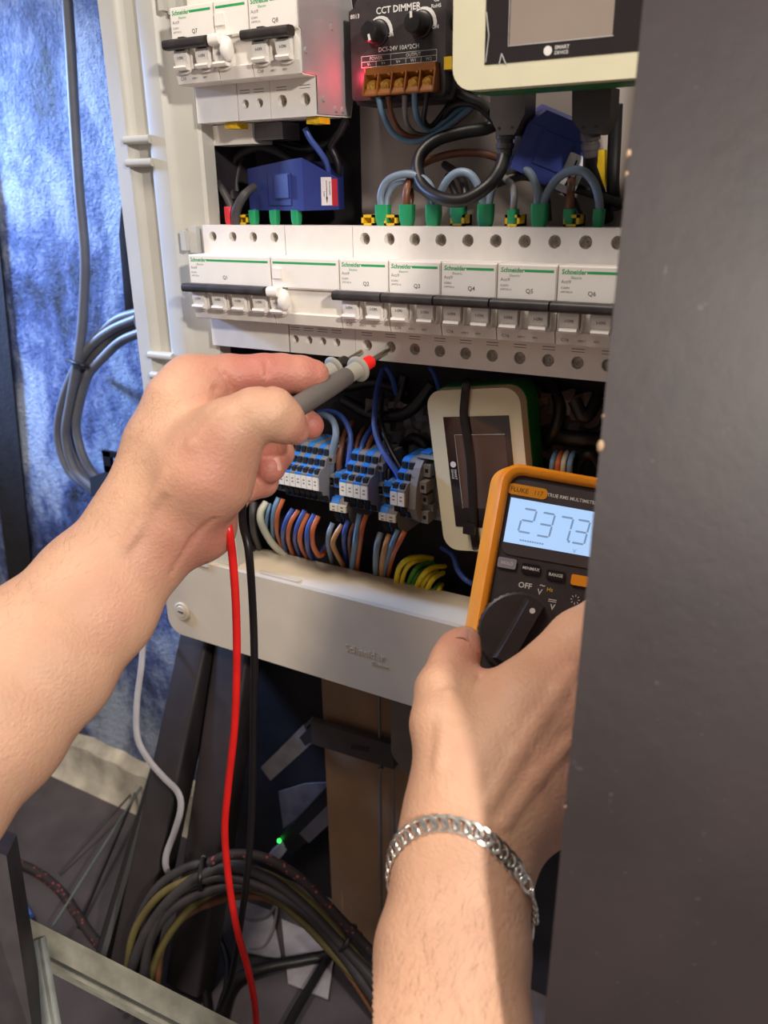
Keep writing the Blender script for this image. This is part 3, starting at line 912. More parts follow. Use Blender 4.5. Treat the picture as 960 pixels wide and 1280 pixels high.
# ================================================================ plugs and their cables
plugm = mat('plug_grey', (66, 60, 60), .5, var=.06)
def plug(poly, yp, label, tail, cable_pts, r):
    P = [Y(u, v, yp) for u, v in poly]
    cx = sum(p[0] for p in P) / len(P)
    t = thing('power_plug', label, 'plug', (cx, yp + 8, min(p[2] for p in P)))
    bm = BM()
    prism(bm, [(p[0], p[2]) for p in P], yp, yp + 17, 'y')
    bevel(bm, 1.2, 2)
    bd = part(t, 'plug_body', bm, plugm, world=True)
    bm = BM()
    for u, v in tail['dots']:
        q = Y(u, v, yp)
        cyl(bm, (q[0], yp - .3, q[2]), (q[0], yp + .4, q[2]), .8, .8, 10)
    part(t, 'rivet', bm, black, world=True, parent=bd)
    bm = BM()
    pts = [Y(*p) for p in cable_pts]
    lathe(bm, pts[0], pts[1], [(-1, r * 1.5), (3, r * 1.45), (3.2, r * 1.2), (5, r * 1.2), (5.2, r * 1.4), (8, r * 1.35), (8.2, r * 1.15), (12, r * 1.1)], 14)
    part(t, 'strain_relief', bm, plugm, world=True, parent=bd)
    bm = BM()
    tube(bm, cr(pts, 7), r, 12)
    part(t, 'cord', bm, sheath['black'], world=True, ang=60)
plug([(613, 114), (657, 112), (656, 142), (643, 168), (623, 169), (612, 146)], 12, 'dark grey plug with thick black looped cord under the upper display', dict(dots=((624, 160), (640, 159))),
     [(632, 167, 20), (631, 190, 20), (624, 214, 14), (608, 234, 6), (580, 250, 2), (552, 248, 4), (530, 234, 12), (522, 210, 20), (528, 190, 26), (548, 174, 32), (580, 165, 38), (612, 159, 44), (640, 140, 50)], 3.9)
plug([(715, 110), (764, 108), (762, 148), (749, 167), (728, 168), (715, 150)], 8, 'dark grey plug with straight cord hanging beside the black board', dict(dots=((729, 159), (745, 158))),
     [(738, 167, 16), (738, 190, 18), (737, 205, 24), (742, 222, 34), (752, 250, 48), (760, 275, 56)], 3.8)
gb = 'black cables crossing behind the green ferrules'
wire('cable', 'black cable running behind the blue jumper wires towards the board, upper one', [(612, 232, 36), (640, 222, 40), (660, 220, 42), (697, 229, 42), (737, 240, 42), (775, 254, 44)], 3.0, 'black', gb, 'cable')
wire('cable', 'dark cable rising behind the brown wire next to the board', [(700, 232, 50), (716, 250, 50), (728, 276, 48)], 2.2, 'black', gb, 'cable')
wire('cable', 'dark grey cable standing behind the grey ferruled wire', [(686, 276, 46), (684, 250, 48), (680, 232, 52), (676, 210, 56)], 2.2, 'dark grey', gb, 'cable')
wire('cable', 'black cable dropping behind the looped plug cord', [(573, 275, 30), (574, 255, 34), (566, 235, 42), (560, 220, 52)], 2.4, 'black', gb, 'cable')
wire('cable', 'thick black cable falling from display edge behind second plug', [(770, 130, 40), (768, 180, 44), (766, 230, 46), (770, 262, 50)], 4.0, 'black', gb, 'cable')

# ================================================================ jumper wires with green ferrules on the middle row
ferr = mat('ferrule_green', (28, 136, 88), .4)
yj = 15.0
def ferrule(ob, u, wide, nwire=1):
    q = Y(u, 279, yj)
    w = 4.9 if wide else 3.1
    bm = BM()
    for zz, k in ((0, .72), ):
        sec = [rrect(q[0] - w * s, q[0] + w * s, yj - 3.2 * s, yj + 3.2 * s, 1.6 * s, 3) for s in (.72, .95, 1.0, 1.0)]
        zs = (41, 45, 49, 54.6) if wide else (41, 44, 47, 51.5)
        rings = [[bm.verts.new((p[0], p[1], z)) for p in s] for s, z in zip(sec, zs)]
        for i in range(3):
            for k in range(len(rings[0])):
                j = (k + 1) % len(rings[0])
                bm.faces.new((rings[i][k], rings[i][j], rings[i + 1][j], rings[i + 1][k]))
        bm.faces.new(rings[0][::-1])
        bm.faces.new(rings[-1])
    child(ob, 'ferrule', bm, ferr, 'green wire ferrule', ang=60)
gj = 'blue jumper wires looping between the breakers'
j1 = wire('jumper_wire', 'outer grey blue jumper arching from the first wide green ferrule', [(477, 262, yj), (476, 243, yj), (484, 226, yj), (503, 218, yj), (522, 220, yj), (538, 233, yj), (543, 262, yj)], 2.4, 'grey blue', gj)
ferrule(j1, 479, True); ferrule(j1, 542, True)
wire('jumper_wire', 'inner grey blue jumper nested under the first arch', [(483, 262, yj + 2), (484, 246, yj + 3), (492, 232, yj + 5), (508, 227, yj + 6), (524, 236, yj + 6), (536, 246, yj + 4), (546, 264, yj + 2)], 2.2, 'grey blue', gj)
j2 = wire('jumper_wire', 'grey blue jumper arching over the looped black cord', [(547, 262, yj), (551, 240, yj), (562, 222, yj), (576, 215, yj), (590, 220, yj), (600, 238, yj), (605, 262, yj)], 2.5, 'grey blue', gj)
ferrule(j2, 607, True)
j3 = wire('jumper_wire', 'grey blue jumper arching between the two plugs', [(610, 262, yj), (615, 236, yj + 4), (628, 214, yj + 10), (646, 208, yj + 10), (662, 216, yj + 6), (671, 236, yj), (672, 262, yj)], 2.5, 'grey blue', gj)
ferrule(j3, 674, True)
j4 = wire('jumper_wire', 'grey blue jumper arching nearest to the black board', [(678, 262, yj), (682, 246, yj), (694, 226, yj), (712, 214, yj), (730, 215, yj), (743, 230, yj), (749, 252, yj), (749, 268, yj)], 2.5, 'grey blue', gj)
ferrule(j4, 748, False)
b1 = wire('wire', 'thick brown wire bending over from the second wide green ferrule', [(507, 262, yj), (508, 240, yj), (514, 222, yj + 6), (530, 204, 34), (562, 193, 42), (596, 191, 46), (622, 197, 48), (648, 212, 50)], 2.5, 'brown', 'brown phase wires above the middle row')
ferrule(b1, 509, True)
wire('wire', 'short brown wire standing beside the thick brown one', [(512, 262, yj + 2), (514, 246, yj + 4), (514, 234, yj + 10), (520, 216, 40)], 2.0, 'brown', 'brown phase wires above the middle row')
k1 = wire('wire', 'black wire curving out of the fourth wide green ferrule', [(578, 262, yj), (582, 244, yj + 2), (578, 226, yj + 10), (568, 214, 40), (556, 206, 54)], 2.6, 'black', 'black wires above the middle row')
ferrule(k1, 573, True)
g1 = wire('wire', 'grey wire rising from the narrow ferrule between jumpers', [(641, 266, yj), (643, 246, yj), (640, 232, yj + 8), (630, 222, 40), (616, 218, 54)], 2.2, 'grey', 'grey wires above the middle row')
ferrule(g1, 641, False)
b2 = wire('wire', 'short brown wire standing under the arch next to the board', [(711, 268, yj), (713, 246, yj + 2), (714, 232, yj + 14), (714, 216, 44)], 2.5, 'brown', 'brown phase wires above the middle row')
ferrule(b2, 711, False)

# dark corner above Q1
redf = mat('ferrule_red', (196, 40, 52), .45)
w_ = wire('cable', 'dark grey cable ending in a red ferrule above breaker Q1', [(291, 274, 14), (289, 258, 16), (276, 234, 24), (258, 212, 40), (244, 204, 52)], 2.8, 'dark grey', None, 'cable')
bm = BM()
q = Y(290, 270, 14)
lathe(bm, (q[0] - 2, 14, 41), (q[0] - 2, 14, 54), [(0, 2.6), (3, 3.6), (12, 3.8), (13, 3.2)], 14)
child(w_, 'ferrule', bm, redf, 'red wire ferrule')
bm = BM()
q = Y(296, 270, 12)
tube(bm, cr([(q[0] - 1, 12, 42), (q[0] + 1, 11, 52), Y(306, 243, 14), Y(318, 233, 22)], 5), [3.4] * 6 + [3.2] * 5 + [2.8] * 5, 10)
solo('cable', bm, sheath['dark grey'], 'dark grey sleeve stub leaning from the red ferrule to the blue transformer', 'cable', (q[0], 12, 42), ang=60)
for i, (u, lab) in enumerate(((318, 'green ferruled wire end furthest from the sticker under the blue transformer'), (344, 'green ferruled wire end in the middle under the blue transformer'), (371, 'green ferruled wire end nearest the sticker under the blue transformer'))):
    w_ = wire('wire', lab, [(u, 276, yj), (u, 272, yj), (u, 268, yj + 1), (u, 265, yj + 4)], 2.4, 'blue', 'wires through the blue transformer')
    ferrule(w_, u, False)
gd = 'dark cables behind breaker Q1'
wire('cable', 'dark grey cable arching high behind the blue transformer', [(290, 250, 40), (286, 222, 44), (296, 196, 48), (322, 184, 50), (346, 190, 50), (372, 206, 52)], 2.9, 'dark grey', gd, 'cable')
wire('cable', 'slate blue cable hidden between the arch and transformer', [(296, 240, 46), (295, 224, 48), (298, 208, 52), (304, 190, 58)], 2.4, 'dark grey', gd, 'cable')
wire('cable', 'thin dark cable standing near the white frame, shorter one', [(268, 275, 50), (268, 250, 54), (272, 232, 60)], 2.0, 'dark grey', gd, 'cable')
wire('cable', 'thin dark cable standing near the white frame, taller one', [(278, 275, 52), (276, 240, 56), (268, 212, 62)], 2.2, 'dark grey', gd, 'cable')
wire('wire', 'blue wire dropping from breaker Q8 behind the transformer sticker', [(381, 160, 12), (388, 174, 14), (400, 190, 20), (408, 204, 28), (411, 222, 36), (412, 232, 42)], 2.0, 'blue')
wire('cable', 'black cable dropping from breaker Q8 to the transformer', [(432, 150, 34), (424, 166, 36), (414, 182, 38), (419, 196, 40), (423, 210, 42), (421, 226, 46)], 2.6, 'black', 'black cables under breaker Q8', 'cable')
wire('cable', 'black cable crossing low under breaker Q8', [(432, 152, 40), (418, 174, 42), (400, 184, 46), (376, 186, 50), (350, 178, 54)], 3.0, 'black', 'black cables under breaker Q8', 'cable')
# lower body of the residual-current module of the top row, and its terminal clips
zz1, zz0 = Z1 - 43, Y(300, 181, 26)[2]
xx0, xx1 = Y(258, 170, 22)[0], Y(318, 170, 22)[0]
bm = BM()
bx(bm, xx0, xx1, 20, 42, zz0, zz1)
bevel(bm, 1, 2)
solo('rail_spacer', bm, white, 'white plastic spacer under breaker Q7 at the top row', 'spacer', (xx0, 30, zz0))
bm = BM()
bx(bm, xx1 + .5, xx1 + 24, 22, 42, zz0 + 2, zz1)
bevel(bm, 1, 2)
solo('rail_spacer', bm, mat('smoke_grey', (96, 92, 96), .25), 'smoky grey plastic block next to the white spacer', 'spacer', (xx1 + 12, 30, zz0))
for u, v, lab in ((296, 162, 'yellow terminal clip showing under breaker Q7'), (398, 157, 'yellow terminal clip showing under breaker Q8')):
    q = Y(u, v, 10)
    bm = BM()
    bx(bm, q[0] - 5, q[0] + 5, 4, 16, Z1 - 47, Z1 - 43.2)
    bx(bm, q[0] - 1.5, q[0] + 1.5, 3.4, 4.2, Z1 - 46.5, Z1 - 44.5)
    bevel(bm, .4, 1)
    solo('terminal_clip', bm, yellow, lab, 'clip', q)
# ================================================================ rail terminal blocks of the bottom row
tgrey = mat('terminal_grey', (120, 116, 114), .5, var=.05)
tblue = mat('terminal_blue', (44, 116, 196), .45, var=.05)
tblued = mat('terminal_blue_dark', (34, 84, 160), .45, var=.05)
tagm = mat('marker_white', (214, 208, 194), .5, var=.03, scale=300)
pock = mat('pocket_black', (22, 19, 21), .8)
def XB(u):
    return Y(u, 612, 4)[0]
ZN, ZWD = Y(450, 614, 0)[2], Y(440, 634, 4)[2]
def block(u0, u1, wide, colour, label, grp, pitch=None):
    x0, x1 = (XB(u0) + .12, XB(u1) - .12) if pitch is None else pitch
    zc = ZWD if wide else ZN
    h = 2.6 if wide else 1.6
    t = thing('terminal_block', label, 'terminal block', ((x0 + x1) / 2, 44, zc), grp)
    m = tblue if colour == 'blue' else tgrey
    xm = (x0 + x1) / 2
    dy = 4 if wide else 0
    # a stepped slice: three clamp steps above and two below the marker
    prof = [(44, 24), (20 + dy, 24), (17 + dy, 22.5), (15 + dy, 17), (11 + dy, 16), (9 + dy, 10.5), (3 + dy, 9.5), (0 + dy, 6), (0 + dy, -6), (4 + dy, -7.5), (5 + dy, -11), (12 + dy, -13), (14 + dy, -19), (18 + dy, -21.5), (44, -21.5)]
    if wide:
        prof = [(44, 22), (19, 22), (16, 20), (14, 9), (20, 7), (20, 3), (11, 2), (8, -2), (8, -7), (12, -8.5), (12, -12), (16, -18), (20, -20), (44, -20)]
    bm = BM()
    prism(bm, [(p[0], p[1] + zc) for p in prof], x0, x1, 'x')
    body = part(t, 'body', bm, m, world=True, ang=20)
    spots = [((18.6, 20), (15.4, 12.4)), ((12.6, 13.6), (9.6, 7.6))] if False else None
    cl = [(15.8 + dy, 19.7, .46), (9.8 + dy, 13.2, .42), (2 + dy, 7.9, .3), (4.3 + dy, -9.2, .3), (13 + dy, -16, .42)] if not wide else [(15, 14.5, .5), (17, 5.0, .4), (11.8, -10.3, .35), (14, -15, .4)]
    for (yy, zz, f) in cl:
        bm = BM()
        w = (x1 - x0) * .34
        bx(bm, xm - w, xm + w, yy - 1.6, yy + 3, zc + zz - 2.3, zc + zz + 2.0)
        part(t, 'wire_pocket', bm, pock, world=True, parent=body, smooth=False)
    bm = BM()
    ty = -1.6 if not wide else 6.6
    bx(bm, x0 + .1, x1 - .1, ty, ty + 2.4, zc - (5.2 if not wide else 7), zc + (4.6 if not wide else -1.6))
    bevel(bm, .3, 1)
    tg = part(t, 'marker_tag', bm, tagm, world=True)
    bm = BM()
    for k in range(2):
        z = zc + (1.4 if not wide else -3.4) - 2.6 * k
        quad(bm, (0, ty - .06, z), (1, 0, 0), (0, 0, 1), xm - w * .5, xm + w * .5, -.5, .5)
    ob = part(t, 'print', bm, ink, world=True, parent=tg, smooth=False)
    if not wide:
        bm = BM()
        bx(bm, x0 - .05, x1 + .05, -1.2, 3, zc + 4.8, zc + 6.4)
        part(t, 'clip_lip', bm, m, world=True, parent=body, smooth=False)
    return t
ordw = ['rightmost', 'second', 'third', 'fourth', 'fifth', 'sixth', 'seventh', 'eighth']
grpA = 'narrow terminal blocks beside the hand'
xe = XB(403)
for k in range(8):
    colour = 'grey' if k % 2 == 0 else 'blue'
    lab = (f'{colour} terminal block next to the first gap' if k == 0 else f'{colour} terminal block, {ordw[k]} counted from the first gap towards the hand')
    block(0, 0, False, colour, lab, grpA, (xe - 5.1 * (k + 1) + .1, xe - 5.1 * k - .1))
block(408.5, 418.5, True, 'blue', 'blue low terminal block left of the middle bank of white marker tags', 'low wide terminal blocks')
block(418.5, 429.2, True, 'grey', 'grey low terminal block touching the middle bank of white marker tags', 'low wide terminal blocks')
for k, (a, b, c, w) in enumerate(((429.2, 437.9, 'blue', 'first'), (437.9, 446.6, 'grey', 'second'), (446.6, 455.3, 'blue', 'third'), (455.3, 464, 'grey', 'last'))):
    block(a, b, False, c, f'{c} narrow terminal block, {w} of the middle bank of four', 'narrow terminal blocks of the middle bank')
block(470, 480, True, 'blue', 'blue low terminal block with a thick grey blue wire before the end bracket', 'low wide terminal blocks')
block(480, 491.8, True, 'grey', 'grey low terminal block with a black wire before the end bracket', 'low wide terminal blocks')
block(492, 501.2, False, 'blue', 'blue narrow terminal block holding the long blue wire', 'narrow terminal blocks of the end bank')
block(501.2, 510, False, 'grey', 'grey narrow terminal block touching the grey end bracket', 'narrow terminal blocks of the end bank')
def end_plate(u0, u1, label):
    x0, x1 = XB(u0) + .1, XB(u1) - .1
    t = thing('end_plate', label, 'end plate', ((x0 + x1) / 2, 44, ZN))
    bm = BM()
    prism(bm, [(44, ZN + 23), (19, ZN + 23), (17, ZN + 12), (22, ZN + 11), (22, ZN + 4), (14, ZN + 3), (14, ZN - 6), (22, ZN - 7), (18, ZN - 14), (22, ZN - 21), (44, ZN - 21)], x0, x1, 'x')
    pl = part(t, 'plate', bm, tgrey, world=True, ang=20)
    for z in (ZN + 15, ZN - 2):
        bm = BM()
        bx(bm, x0 - .3, x1 + .3, 14, 22, z - 3, z + 3)
        part(t, 'step', bm, tgrey, world=True, parent=pl, smooth=False)
        bm = BM()
        bx(bm, (x0 + x1) / 2 - 1.0, (x0 + x1) / 2 + 1.0, 13.4, 15, z - 1.2, z + 1.2)
        part(t, 'slot', bm, pock, world=True, parent=pl, smooth=False)
end_plate(403, 408.3, 'thin grey end plate closing the first terminal bank')
end_plate(464, 469.8, 'thin grey end plate closing the middle terminal bank')
# the stepped grey end bracket
x0, x1 = XB(510.4), XB(519)
t = thing('end_bracket', 'stepped grey end bracket with square holes beside the leaning touch display', 'bracket', ((x0 + x1) / 2, 44, ZN))
bm = BM()
prism(bm, [(44, ZN + 25), (18, ZN + 25), (12, ZN + 20), (6, ZN + 8), (4, ZN - 8), (10, ZN - 18), (18, ZN - 23), (44, ZN - 23)], x0, x1, 'x')
pl = part(t, 'plate', bm, tgrey, world=True, ang=20)
xx = x1
for (y0, y1, z0, z1, px, hole) in ((16, 30, 13, 22, 5.5, 1), (10, 24, 3, 11, 5.5, 1), (14, 24, -7, 0, 4.5, 1), (18, 30, -13, -8, 7.0, 0), (13, 26, -21, -12, 5.5, 1)):
    bm = BM()
    bx(bm, xx - .2, xx + px, y0, y1, ZN + z0, ZN + z1)
    bx(bm, xx - .2, xx + px * .5, y1 - 1, y1 + 8, ZN + z0 + 1, ZN + z1 - 1)
    bevel(bm, .5, 1)
    s_ = part(t, 'step', bm, tgrey, world=True)
    if hole:
        bm = BM()
        cx = xx + px * .5
        bx(bm, cx - 1.2, cx + 1.2, y0 - .2, y0 + 2, ZN + (z0 + z1) / 2 - 1.4, ZN + (z0 + z1) / 2 + 1.4)
        part(t, 'slot', bm, pock, world=True, parent=s_, smooth=False)
bm = BM()
bx(bm, xx - .2, xx + 11, 26, 44, ZN - 20, ZN + 22)
bx(bm, xx + 2, xx + 13, 30, 44, ZN - 14, ZN + 16)
bevel(bm, .8, 1)
part(t, 'foot', bm, tgrey, world=True)
bm = BM()
prism(bm, [(18, ZN + 25.2), (44, ZN + 25.2), (44, ZN + 27), (16, ZN + 26.4)], x0, xx + 9, 'x')
part(t, 'top_flange', bm, tgrey, world=True)
bm = BM()
bx(bm, x0 - .5, x1 + 1, 24, 36, ZN + 27, ZN + 28)
part(t, 'top_label', bm, tblue, world=True, label='blue strip on top')

# ---------------------------------------------------------------- wires into the terminal blocks
gu = 'wires entering the terminal blocks from above'
for m, lab, pts, r in (
    ('blue', 'blue wire dropping into the first bank next to the ring finger', [(352, 548, 46), (357, 556, 34), (362, 566, 22), (364, 580, 16)], 1.7),
    ('pale grey', 'pale grey wire dropping into the first bank between blue wires', [(359, 546, 46), (364, 556, 34), (369, 566, 22), (371, 578, 16)], 1.7),
    ('blue', 'blue wire dropping into the first bank past the pale grey wire', [(366, 546, 46), (372, 556, 34), (377, 566, 22), (379, 578, 16)], 1.7),
    ('brown', 'brown wire dropping into the first bank', [(375, 545, 46), (381, 556, 34), (385, 566, 22), (387, 580, 16)], 1.7),
    ('blue', 'blue wire dropping into the first bank past the brown wire', [(380, 541, 46), (387, 553, 34), (392, 563, 22), (394, 578, 16)], 1.7),
    ('black', 'black wire dropping into the end of the first bank', [(385, 540, 46), (393, 552, 34), (399, 564, 22), (401, 580, 16)], 1.9),
    ('grey blue', 'thick grey blue wire arching into the blue low block', [(396, 520, 48), (406, 519, 38), (416, 526, 28), (420, 542, 20), (415, 566, 17), (414, 588, 19)], 2.6),
    ('blue', 'blue wire arching high over the middle bank', [(398, 516, 56), (412, 514, 48), (427, 521, 36), (437, 539, 26), (438, 558, 20), (435, 584, 16)], 2.1),
    ('brown', 'brown wire curving into the grey low block', [(440, 528, 50), (432, 540, 36), (427, 556, 24), (424, 574, 19), (424, 590, 19)], 2.3),
    ('brown', 'dark brown wire entering the second block of the middle bank', [(456, 534, 50), (449, 546, 36), (445, 560, 24), (443, 586, 16)], 1.8),
    ('blue', 'blue wire entering the third block of the middle bank', [(468, 530, 50), (458, 545, 36), (452, 560, 24), (450, 588, 16)], 2.1),
    ('brown', 'brown wire entering the last block of the middle bank', [(474, 534, 50), (464, 549, 36), (459, 564, 24), (458, 590, 16)], 1.9),
    ('blue', 'long blue wire swinging down from the breakers into the end bank', [(478, 462, 58), (472, 484, 48), (469, 505, 38), (468, 532, 28), (474, 554, 22), (485, 574, 17), (497, 592, 15), (499, 602, 16)], 2.2),
    ('black', 'long black wire beside the swinging blue wire', [(478, 490, 56), (476, 515, 46), (479, 538, 34), (488, 562, 24), (500, 584, 18), (507, 600, 16)], 1.9),
    ('grey blue', 'grey blue wire standing in the blue low block before the end bank', [(484, 548, 50), (478, 566, 30), (475, 586, 20), (474, 606, 19)], 2.6),
    ('black', 'black wire standing in the grey low block before the end bank', [(494, 556, 50), (489, 574, 30), (486, 592, 20), (485, 610, 19)], 2.4)):
    wire('wire', lab, pts, r, m, gu)
gd = 'wires leaving the terminal blocks downwards'
for m, lab, pts, r in (
    ('dark grey', 'dark grey cable bending under the little finger', [(317, 628, 20), (316, 645, 16), (318, 668, 24), (326, 690, 44), (332, 710, 60)], 3.0),
    ('pale grey', 'thick pale grey cable sweeping down under the hand to the rail', [(333, 628, 20), (326, 640, 14), (327, 655, 14), (338, 676, 24), (352, 690, 40), (372, 702, 56)], 3.0),
    ('tan', 'tan wire end under the little finger', [(310, 626, 22), (304, 634, 20), (300, 648, 30), (298, 668, 50)], 2.6),
    ('light blue', 'light blue wire closest to the pale grey cable', [(339, 630, 18), (335, 642, 14), (333, 658, 20), (336, 678, 44)], 1.7),
    ('light blue', 'light blue wire next to the first orange wire', [(348, 622, 14), (343, 636, 10), (341, 655, 14), (342, 676, 34), (346, 694, 56)], 1.9),
    ('orange brown', 'orange wire leaving the first bank near the hand', [(354, 624, 14), (347, 642, 10), (346, 662, 16), (351, 680, 36), (358, 696, 56)], 1.9),
    ('blue', 'blue wire second pair of the first bank', [(366, 636, 14), (358, 650, 10), (354, 666, 14), (355, 680, 34), (362, 700, 58)], 1.9),
    ('orange brown', 'orange brown wire second pair of the first bank', [(373, 638, 14), (364, 652, 10), (360, 668, 14), (363, 684, 34), (372, 702, 58)], 1.9),
    ('blue', 'blue wire third pair of the first bank', [(381, 638, 14), (373, 654, 10), (369, 670, 14), (371, 684, 34), (380, 704, 58)], 1.9),
    ('orange brown', 'orange brown wire third pair of the first bank', [(385, 642, 14), (377, 660, 10), (375, 676, 14), (380, 690, 34), (390, 704, 58)], 1.9),
    ('blue', 'blue wire last pair of the first bank', [(393, 643, 14), (385, 660, 10), (384, 678, 14), (387, 692, 34), (396, 708, 58)], 2.0),
    ('orange brown', 'orange wire looping up again at the end of the first bank', [(398, 645, 14), (391, 662, 10), (391, 680, 16), (398, 694, 26), (404, 692, 32), (409, 682, 44)], 2.0),
    ('blue', 'short blue wire crossing behind the looping orange wire', [(396, 696, 44), (402, 690, 38), (408, 680, 40), (414, 668, 56)], 1.9),
    ('grey blue', 'grey blue wire leaving the blue low block', [(416, 654, 16), (411, 668, 12), (411, 684, 20), (416, 704, 48), (420, 720, 62)], 2.1),
    ('tan', 'tan wire leaving the grey low block', [(428, 656, 16), (420, 668, 12), (416, 680, 14), (422, 694, 28), (432, 712, 52)], 2.1),
    ('blue', 'blue wire leaving the first block of the middle bank', [(436, 650, 14), (431, 664, 12), (430, 680, 22), (434, 704, 56)], 2.0),
    ('brown', 'brown wire leaving the second block of the middle bank', [(443, 654, 14), (438, 668, 14), (437, 684, 26), (440, 710, 60)], 1.8),
    ('light blue', 'light blue wire hanging straight from the third middle block', [(450, 642, 12), (447, 660, 10), (444, 680, 16), (441, 700, 34), (440, 726, 60)], 2.4),
    ('orange brown', 'orange wire hanging straight from the last middle block', [(458, 643, 12), (453, 660, 10), (450, 680, 18), (447, 704, 40), (446, 728, 62)], 2.0),
    ('grey blue', 'grey blue wire hanging from the low blue block of the end bank', [(476, 666, 16), (472, 680, 12), (470, 698, 22), (470, 718, 44), (470, 734, 62)], 2.5),
    ('tan', 'tan wire hanging from the low grey block of the end bank', [(487, 668, 16), (482, 682, 12), (478, 700, 22), (477, 720, 46), (477, 736, 62)], 2.2),
    ('light blue', 'light blue wire slanting down from the end bank', [(498, 662, 12), (492, 676, 10), (486, 692, 18), (481, 710, 36), (478, 734, 60)], 2.1),
    ('orange brown', 'orange wire slanting down from the end bank', [(506, 664, 12), (500, 676, 10), (492, 692, 18), (487, 710, 38), (484, 736, 62)], 2.0)):
    wire('wire', lab, pts, r, m, gd)
ge = 'yellow and green earth wires'
for m, lab, pts, r in (
    ('yellow', 'yellow earth wire, outermost of the arching bunch', [(495, 736, 44), (496, 722, 36), (500, 708, 30), (510, 699, 34), (524, 696, 46), (540, 698, 60)], 2.2),
    ('yellow', 'yellow earth wire just inside the outermost one', [(501, 738, 46), (503, 724, 38), (508, 710, 34), (518, 702, 40), (532, 700, 56)], 2.0),
    ('green', 'green earth wire in the bunch, outer one', [(507, 740, 48), (512, 726, 40), (519, 712, 38), (530, 705, 50), (542, 704, 60)], 2.0),
    ('green', 'green earth wire in the bunch, inner one', [(515, 742, 50), (517, 728, 42), (523, 716, 42), (532, 710, 54)], 1.9),
    ('yellow', 'yellow earth wire in the middle of the bunch', [(518, 742, 46), (523, 728, 38), (531, 716, 36), (542, 709, 46), (556, 708, 60)], 2.1),
    ('yellow', 'yellow earth wire, third from the innermost', [(525, 744, 48), (529, 730, 40), (536, 720, 40), (546, 714, 54)], 2.0),
    ('yellow', 'bright yellow earth wire, second from the innermost', [(531, 746, 46), (536, 732, 38), (543, 722, 40), (554, 716, 56)], 2.1),
    ('green', 'short green wire end beside the rail', [(541, 746, 48), (544, 736, 42), (550, 730, 52)], 2.0),
    ('yellow', 'short yellow wire end beside the rail, innermost', [(549, 750, 48), (549, 738, 42), (552, 731, 54)], 2.2)):
    wire('wire', lab, pts, r, m, ge)
wire('wire', 'blue wire curving along the floor of the enclosure to the meter', [(552, 684, 56), (566, 694, 52), (572, 712, 48), (584, 726, 46), (602, 733, 44), (624, 736, 50)], 2.2, 'blue')
gk = 'black cables in the dark upper part of the bottom row'
for i, (lab, pts, r) in enumerate((
    ('black cable slung low under the middle row beside the probes', [(430, 500, 60), (470, 520, 52), (510, 515, 50), (540, 480, 56)], 4.5),
    ('black cable arching over the end bracket', [(500, 560, 60), (516, 548, 54), (530, 556, 52), (545, 580, 58)], 4.2),
    ('black cable hanging behind the swinging blue wire', [(505, 470, 62), (498, 500, 58), (492, 530, 58), (494, 560, 62)], 4.0),
    ('black cable crossing behind the finger tip', [(400, 480, 62), (430, 484, 58), (470, 478, 60), (510, 492, 64)], 4.0),
    ('black cable looping right of the leaning display, wide loop', [(690, 480, 60), (700, 510, 50), (690, 545, 46), (672, 560, 58)], 4.5),
    ('black cable looping right of the leaning display, flat one', [(676, 538, 56), (700, 546, 48), (728, 550, 46), (756, 552, 52)], 6.0),
    ('black cable looping right of the leaning display, ring', [(722, 590, 46), (726, 574, 40), (738, 568, 38), (748, 580, 44)], 3.4),
    ('black cable rising behind the leaning display', [(718, 500, 40), (728, 520, 38), (738, 515, 42), (750, 490, 56)], 4.5))):
    wire('cable', lab, pts, r, 'black', gk, 'cable')
plast = mat('crumpled_plastic', (74, 66, 66), .35, var=.2, scale=40)
for corners, lab in ((((462, 496), (548, 506), (548, 580), (486, 562)), 'crumpled grey plastic sheet behind the end bracket'), (((664, 484), (752, 490), (752, 566), (668, 570)), 'crumpled dark plastic sheet right of the leaning display')):
    Q = [Y(u, v, 60) for u, v in corners]
    bm = BM()
    nu, nv = 14, 10
    g = [[None] * (nv + 1) for _ in range(nu + 1)]
    for i in range(nu + 1):
        for j in range(nv + 1):
            s_, t_ = i / nu, j / nv
            p = (Q[0] * (1 - s_) + Q[1] * s_) * (1 - t_) + (Q[3] * (1 - s_) + Q[2] * s_) * t_
            nz = noise.noise((i * .45 + Q[0][0] * .1, j * .5, 1.7)) * 9 + noise.noise((i * 1.1, j * 1.3, Q[0][0])) * 4
            g[i][j] = bm.verts.new((p[0] + nz * .3, p[1] + nz - 6, p[2] + nz * .4))
    for i in range(nu):
        for j in range(nv):
            bm.faces.new((g[i][j], g[i + 1][j], g[i + 1][j + 1], g[i][j + 1]))
    r_ = bmesh.ops.extrude_face_region(bm, geom=bm.faces[:])
    bmesh.ops.translate(bm, vec=(0, .8, 0), verts=[v for v in r_['geom'] if isinstance(v, bmesh.types.BMVert)])
    solo('plastic_sheet', bm, plast, lab, 'sheet', Q[0], ang=20)
for m, u, lab in (('light blue', 693, 'light blue wire peeking over the top of the meter, outer one'), ('orange brown', 700, 'orange wire peeking over the top of the meter'), ('pale grey', 707, 'pale grey wire peeking over the top of the meter'), ('light blue', 715, 'light blue wire peeking over the top of the meter near the board')):
    wire('wire', lab, [(u + 2, 566, 40), (u - 1, 573, 28), (u - 3, 584, 24), (u - 3, 610, 30), (u - 1, 640, 50)], 1.9, m, 'wires behind the meter')
for u, r, lab in ((490, 2.0, 'blue wire glimpsed under the probed terminal'), (545, 1.9, 'blue wire behind the top of the leaning display'), ):
    wire('wire', lab, [(u - 8, 458, 40), (u, 472, 46), (u + 6, 494, 58)], r, 'blue', 'blue wires under the middle row')
